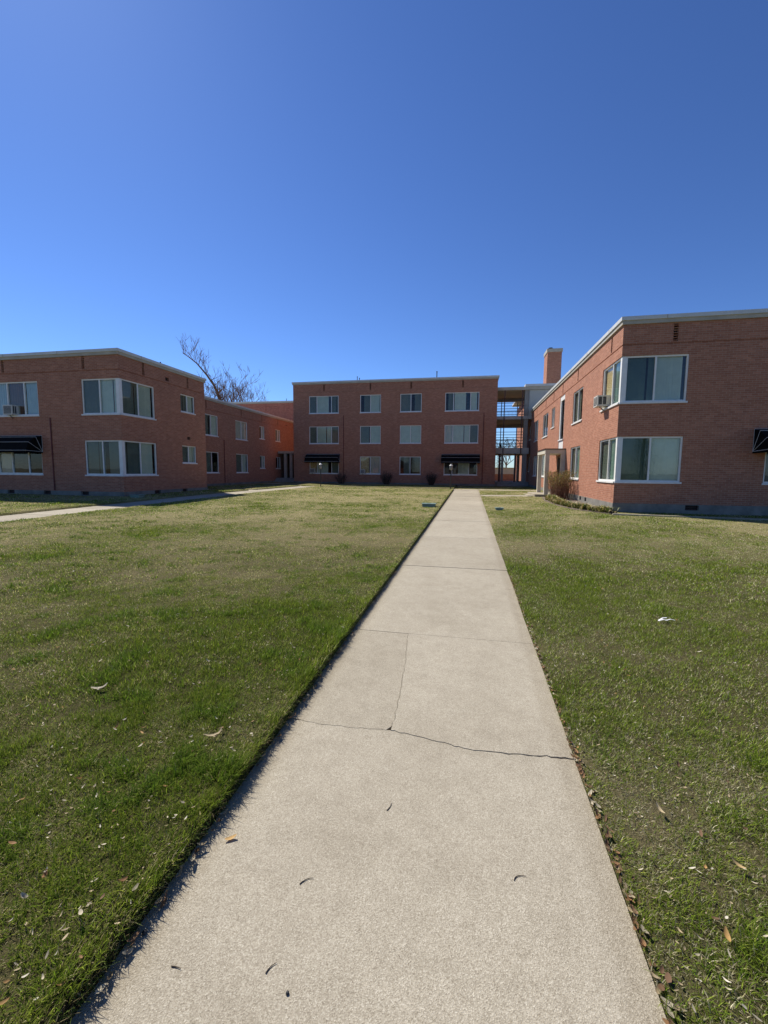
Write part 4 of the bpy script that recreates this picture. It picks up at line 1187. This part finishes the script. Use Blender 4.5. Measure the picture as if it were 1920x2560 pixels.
# ------------------------------------------------------------------ grass
def blades(n_target, r0, r1, dens, wid, hgt, seg, seed):
    g = np.random.default_rng(seed)
    ang = math.radians(58)
    area = ang * (r1 * r1 - r0 * r0)
    n = int(area * dens)
    rr = np.sqrt(g.uniform(r0 * r0, r1 * r1, n)); th = YAW + g.uniform(-ang, ang, n)
    x = -rr * np.sin(th); y = rr * np.cos(th)
    ok = ~on_path(x, y, 0.0) & (y > -3) & (y < 47)
    for a, b, c, d_ in BLOCKS: ok &= ~((x > a) & (x < b) & (y > c) & (y < d_))
    ok &= ~inpoly(x, y, BED)
    ok &= (x > -36) & (x < 26)
    x, y = x[ok], y[ok]
    dr = dryness(x, y)
    # bare thin spots
    tuft = fbm(x + 5, y + 31, 13.0, 2)
    keep = g.random(len(x)) > np.clip(0.25 * (dr - 0.4), 0, 0.3) + np.clip(2.4 * (0.40 - tuft), 0, 0.75)
    x, y, dr, tuft = x[keep], y[keep], dr[keep], tuft[keep]
    n = len(x)
    z = lawn_z(x, y) + 0.03 * (fbm(x, y, 0.8, 3) - 0.5) * np.clip((np.minimum(abs(x - XL), abs(x - XR)) - 0.1), 0, 1) - 0.006
    a = g.uniform(0, 2 * np.pi, n)
    h = hgt * g.uniform(0.45, 1.15, n) * (1.15 - 0.55 * dr) * (0.65 + 0.55 * fbm(x, y, 3.1, 2) + 0.75 * (tuft - 0.4))
    edge = (x < XL) & (x > XL - 0.10)
    h = np.where(edge, h * 1.25, h)
    lean = g.uniform(0.2, 1.7, n) + 0.6 * dr
    lx, ly = np.cos(a) * lean, np.sin(a) * lean
    lx = np.where(edge, np.abs(lx) * 0.8, lx)
    clump = sstep((fbm(x + 90, y + 13, 3.7, 2) - 0.60) / 0.14) * np.where(x > 0, 0.35, 0.75)
    h = h * (1 + 0.55 * clump)
    w_ = wid * g.uniform(0.6, 1.3, n) * (1 + 0.3 * clump)
    sx, sy = -np.sin(a) * w_ / 2, np.cos(a) * w_ / 2
    straw = g.random(n) < np.clip(0.04 + 0.80 * dr, 0, 0.85) * (1 - 0.8 * clump)
    h = np.where(straw, h * 0.72, h)
    t1 = g.random((n, 1)); k = np.exp(g.normal(0, 0.33 if r1 < 4 else 0.48, (n, 1))).clip(0.3, 2.2)
    green = (1 - t1) * np.array([0.098, 0.172, 0.010]) + t1 * np.array([0.235, 0.270, 0.034])
    dryc = ((1 - t1) * np.array([0.42, 0.36, 0.14]) + t1 * np.array([0.66, 0.58, 0.33])) * np.where(x > 0, 1.0, 0.0)[:, None] * np.array([0.93, 0.97, 1.15]) + ((1 - t1) * np.array([0.42, 0.36, 0.14]) + t1 * np.array([0.66, 0.58, 0.33])) * np.where(x > 0, 0.0, 1.0)[:, None]
    green = green * (1 - 0.22 * clump[:, None] * np.array([1.3, 0.7, 1.0]))
    col = np.where(straw[:, None], dryc * (0.82 if r1 < 4 else 1.0), green) * k
    nb = np.linalg.norm(np.stack([lx, ly], 1), axis=1)
    hz = h / np.sqrt(1 + nb * nb)
    if seg == 2:
        V = np.empty((n, 5, 3), np.float32)
        V[:, 0] = np.stack([x - sx, y - sy, z], 1); V[:, 1] = np.stack([x + sx, y + sy, z], 1)
        mx, my, mz = x + lx * hz * .38, y + ly * hz * .38, z + hz * .62
        V[:, 2] = np.stack([mx + sx * .8, my + sy * .8, mz], 1); V[:, 3] = np.stack([mx - sx * .8, my - sy * .8, mz], 1)
        V[:, 4] = np.stack([x + lx * hz, y + ly * hz, z + hz], 1)
        b = (np.arange(n) * 5)[:, None]
        F_ = np.concatenate([b + [0, 1, 2], b + [0, 2, 3], b + [3, 2, 4]], 0)
        C = np.repeat(col[:, None, :], 5, 1).reshape(-1, 3)
    else:
        V = np.empty((n, 3, 3), np.float32)
        V[:, 0] = np.stack([x - sx, y - sy, z], 1); V[:, 1] = np.stack([x + sx, y + sy, z], 1)
        V[:, 2] = np.stack([x + lx * hz, y + ly * hz, z + hz], 1)
        b = (np.arange(n) * 3)[:, None]
        F_ = b + [0, 1, 2]
        C = np.repeat(col[:, None, :], 3, 1).reshape(-1, 3)
    return V.reshape(-1, 3), F_, C
VV, FF, CC, base = [], [], [], 0
for (r0, r1, dens, wid, hgt, seg, sd) in ((0.4, 3.2, 27000, 0.0027, 0.052, 2, 1), (3.2, 6.5, 15000, 0.0044, 0.050, 1, 2), (6.5, 12, 5200, 0.0085, 0.052, 1, 3), (12, 20, 1400, 0.017, 0.054, 1, 4), (20, 36, 420, 0.032, 0.054, 1, 5)):
    v, f, c = blades(0, r0, r1, dens, wid, hgt, seg, sd)
    VV.append(v); FF.append(f + base); CC.append(c); base += len(v)
def edge_blades():
    g = np.random.default_rng(77); n = 26000
    y = -2 + 33 * g.random(n) ** 2.2; x = XL - np.abs(g.normal(0, 0.022, n)) + 0.008
    z = np.asarray(lawn_z(np.minimum(x, XL - 0.001), y)) - g.uniform(0.0, 0.05, n)
    l = g.uniform(0.03, 0.075, n); out = g.uniform(0.1, 0.75, n); dy = g.normal(0, 0.5, n); dz = g.uniform(-0.35, 0.8, n)
    wv = 0.0035 * (1 + y / 5)
    V = np.empty((n, 3, 3), np.float32)
    V[:, 0] = np.stack([x, y - wv / 2, z], 1); V[:, 1] = np.stack([x, y + wv / 2, z], 1); V[:, 2] = np.stack([x + l * out, y + l * dy, z + l * dz], 1)
    t1 = g.random((n, 1)); st = (g.random((n, 1)) < 0.28)
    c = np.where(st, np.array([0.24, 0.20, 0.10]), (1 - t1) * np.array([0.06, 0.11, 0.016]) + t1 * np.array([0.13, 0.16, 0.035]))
    b = (np.arange(n) * 3)[:, None]
    return V.reshape(-1, 3), b + [0, 1, 2], np.repeat(c[:, None, :], 3, 1).reshape(-1, 3)
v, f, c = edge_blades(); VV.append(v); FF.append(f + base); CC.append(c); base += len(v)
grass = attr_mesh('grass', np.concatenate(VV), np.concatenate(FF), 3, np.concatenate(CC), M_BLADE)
tag(grass, 'patchy green and straw coloured lawn grass', 'grass', kind='stuff')

# ------------------------------------------------------------------ litter
def leaf_verts(p, l_, w_, a, curl, tilt, r):
    """one curled oval leaf: 3 rows of quads"""
    V = []
    for i, t_ in enumerate((0, .25, .5, .75, 1)):
        ww_ = w_ * math.sin(math.pi * (0.08 + 0.86 * t_)) ** 0.8
        for s_ in (-1, 0, 1):
            lx, ly = (t_ - .5) * l_, s_ * ww_
            lz = curl * (abs(s_) * ww_) + tilt * (t_ - .5) * l_ + curl * 0.4 * l_ * (t_ - .5) ** 2 * 4
            V.append((p[0] + lx * math.cos(a) - ly * math.sin(a), p[1] + lx * math.sin(a) + ly * math.cos(a), p[2] + lz + 0.004))
    F_ = []
    for i in range(4):
        for j in range(2):
            a_ = i * 3 + j; F_ += [(a_, a_ + 1, a_ + 4), (a_, a_ + 4, a_ + 3)]
    return V, F_
r = random.Random(31)
V, F_, Cl = [], [], []
DRYC = [(0.42, 0.33, 0.20), (0.55, 0.48, 0.34), (0.34, 0.19, 0.09), (0.24, 0.14, 0.08), (0.62, 0.56, 0.44), (0.48, 0.29, 0.11)]
for i in range(1300):
    rr = 0.9 + 12 * r.random() ** 1.4; th = YAW + r.uniform(-.95, .95); x, y = -rr * math.sin(th), rr * math.cos(th)
    if XL - 0.02 < x < XR + 0.02: continue
    v, f = leaf_verts((x, y, float(lawn_z(x, y)) + r.uniform(.012, .035)), r.uniform(.010, .034), r.uniform(.003, .008), r.uniform(0, 6.3), r.uniform(.1, 1.2), r.uniform(-.5, .5), r)
    b = len(V); V += v; F_ += [tuple(q_ + b for q_ in t_) for t_ in f]; c = r.choice(DRYC); k = r.uniform(.5, 1.05); Cl += [[q_ * k for q_ in c]] * len(v)
for i in range(4200):      # straw chaff and torn leaf bits
    rr = 0.8 + 10 * r.random() ** 1.2; th = YAW + r.uniform(-.95, .95); x, y = -rr * math.sin(th), rr * math.cos(th)
    if XL - 0.01 < x < XR + 0.01 or (15.3 < y and x > 3.4): continue
    if fbm(np.array([x + 40.]), np.array([y + 3.]), 1.9, 2)[0] < 0.42: continue
    v, f = leaf_verts((x, y, float(lawn_z(x, y)) + r.uniform(.008, .034)), r.uniform(.008, .026), r.uniform(.0015, .0045), r.uniform(0, 6.3), r.uniform(.1, .8), r.uniform(-.5, .5), r)
    b = len(V); V += v; F_ += [tuple(q_ + b for q_ in t_) for t_ in f]; c = r.choice(DRYC[:2] + DRYC[4:5]); k = r.uniform(.55, 1.2); Cl += [[q_ * k for q_ in c]] * len(v)
for i in range(520):       # litter caught along the path edges
    y = 0.6 + 6 * r.random() ** 1.3; x = XR + abs(r.gauss(0, .02)) - 0.004 if r.random() < .8 else XL - abs(r.gauss(0, .012)) + 0.04
    v, f = leaf_verts((x, y, sf(x, y) + r.uniform(.004, .02)), r.uniform(.012, .045), r.uniform(.004, .010), r.gauss(1.57, .5), r.uniform(.1, 1.0), r.uniform(-.4, .4), r)
    b = len(V); V += v; F_ += [tuple(q_ + b for q_ in t_) for t_ in f]; c = r.choice(DRYC[:4]); k = r.uniform(.45, 1.0); Cl += [[q_ * k for q_ in c]] * len(v)
o = attr_mesh('leaf_litter', np.array(V), np.array(F_), 3, np.array(Cl), M_DRY)
tag(o, 'small dry leaves and chaff scattered over the lawn and path edges', 'leaf litter', kind='stuff')

def dry_leaf(x, y, l_, w_, a, col, label, curl=.7, tilt=.15, dz=.03, lobes=0):
    z = (sf(x, y) if XL < x < XR else float(lawn_z(x, y)) + dz)
    V, F_ = leaf_verts((0, 0, 0), l_, w_, a, curl, tilt, r); 
    for k in range(lobes):
        v2, f2 = leaf_verts((0.25 * l_ * math.cos(a + 2.2 * k), 0.25 * l_ * math.sin(a + 2.2 * k), .004), l_ * .7, w_ * .7, a + 0.9 + 1.6 * k, curl, .3, r)
        b = len(V); V += v2; F_ += [tuple(q_ + b for q_ in t_) for t_ in f2]
    o = attr_mesh('dry_leaf', np.array(V), np.array(F_), 3, np.array([col] * len(V)), M_DRY)
    o.location = (x, y, z); tag(o, label, 'leaf')
dry_leaf(-2.53, 2.42, .10, .014, 0.35, (.50, .44, .33), 'large pale curled leaf on the left lawn', .45, .08, .016, 1)
dry_leaf(-1.43, 2.11, .10, .010, 0.5, (.46, .37, .23), 'narrow tan leaf on the left lawn near the path edge', .6, .1, .022, 1)
dry_leaf(-1.0, 1.58, .050, .010, 0.6, (.55, .36, .15), 'single golden leaf lying on the near path slab', .5, .1)
dry_leaf(0.93, 2.1, .055, .008, 1.9, (.46, .37, .22), 'tan leaf on the right lawn close to the path', .7, .2, .024)
dry_leaf(1.12, 1.85, .05, .008, 2.4, (.46, .33, .16), 'yellowish leaf in the right lawn at the photo edge', .7, .2, .024)
dry_leaf(0.92, 1.54, .045, .009, 1.4, (.44, .27, .10), 'orange brown leaf in the lower right lawn', .7, .2, .024)
# scrap of paper
x, y = 2.07, 4.89; z = float(lawn_z(x, y)) + 0.035
m = MB()
def strip(a, b, w_, h0, h1):
    a, b = Vector((x + a[0], y + a[1], z + h0)), Vector((x + b[0], y + b[1], z + h1)); s_ = (b - a).cross(Vector((0, 0, 1))).normalized() * w_
    md = (a + b) / 2 + Vector((0, 0, 0.012)); up_ = Vector((0, 0, 0.004))
    m.face([a - s_, a + s_, md + s_ * 1.1, md - s_ * 1.1]); m.face([md - s_ * 1.1, md + s_ * 1.1, b + s_, b - s_])
    m.face([a - s_ - up_, md - s_ * 1.1 - up_, md + s_ * 1.1 - up_, a + s_ - up_]); m.face([md - s_ * 1.1 - up_, b - s_ - up_, b + s_ - up_, md + s_ * 1.1 - up_])
strip((-.07, -.02), (.035, .04), .006, -.016, .001); strip((-.07, -.03), (.015, -.03), .0065, -.016, -.006); strip((.0, -.02), (.09, -.02), .0045, -.010, -.002)
tag(m.build('paper_scrap', M_PAPER), 'crumpled white paper scrap on the right lawn', 'litter')
# twigs and pebbles on the path
def arc(p):     # smooth bend through three points
    a, b, c = p
    return [((1 - t) ** 2 * a[0] + 2 * t * (1 - t) * b[0] + t * t * c[0], (1 - t) ** 2 * a[1] + 2 * t * (1 - t) * b[1] + t * t * c[1]) for t in (i / 6 for i in range(7))]
def twig(x, y, pts, label):
    m = MB(); z = sf(x, y) + 0.0035
    m.tube([(x + a, y + b, z + 0.0002 * k) for k, (a, b) in enumerate(arc(pts))], [.0019, .0019, .0017, .0015, .0013, .0011, .0009], 5)
    m.v = [(a, b, c - 0.0012) for a, b, c in m.v]
    tag(m.build('twig', M_TWIG), label, 'twig', 'small twigs on the path')
twig(-.34, 1.9, [(-.01, -.02), (.005, .0), (.004, .03)], 'tiny dark twig in the middle of the path beyond the near cracks')
twig(-.6, 1.47, [(-.02, -.02), (-.005, .01), (.025, .015)], 'hooked dark twig on the left half of the path')
twig(.24, 1.66, [(-.02, -.02), (-.015, .01), (.03, .008)], 'bent dark twig on the right half of the path')
twig(-.6, 1.16, [(-.012, -.015), (-.008, .008), (.01, .02)], 'curled dark twig low on the left half of the path')
twig(-.91, 1.10, [(-.018, .0), (.0, .003), (.018, .0)], 'straight dark twig near the left path edge')
for (x, y, s_, lb) in ((-.52, 1.11, .006, 'small black pebble low on the path'), (-1.09, 1.17, .009, 'dark pebble at the shaded left edge of the path')):
    m = MB(); z = sf(x, y); m.lathe(x, y, [(s_ * .5, z), (s_, z + s_ * .5), (s_ * .85, z + s_), (s_ * .3, z + s_ * 1.3)], 7)
    tag(m.build('pebble', M_PEB, smooth=True), lb, 'pebble')
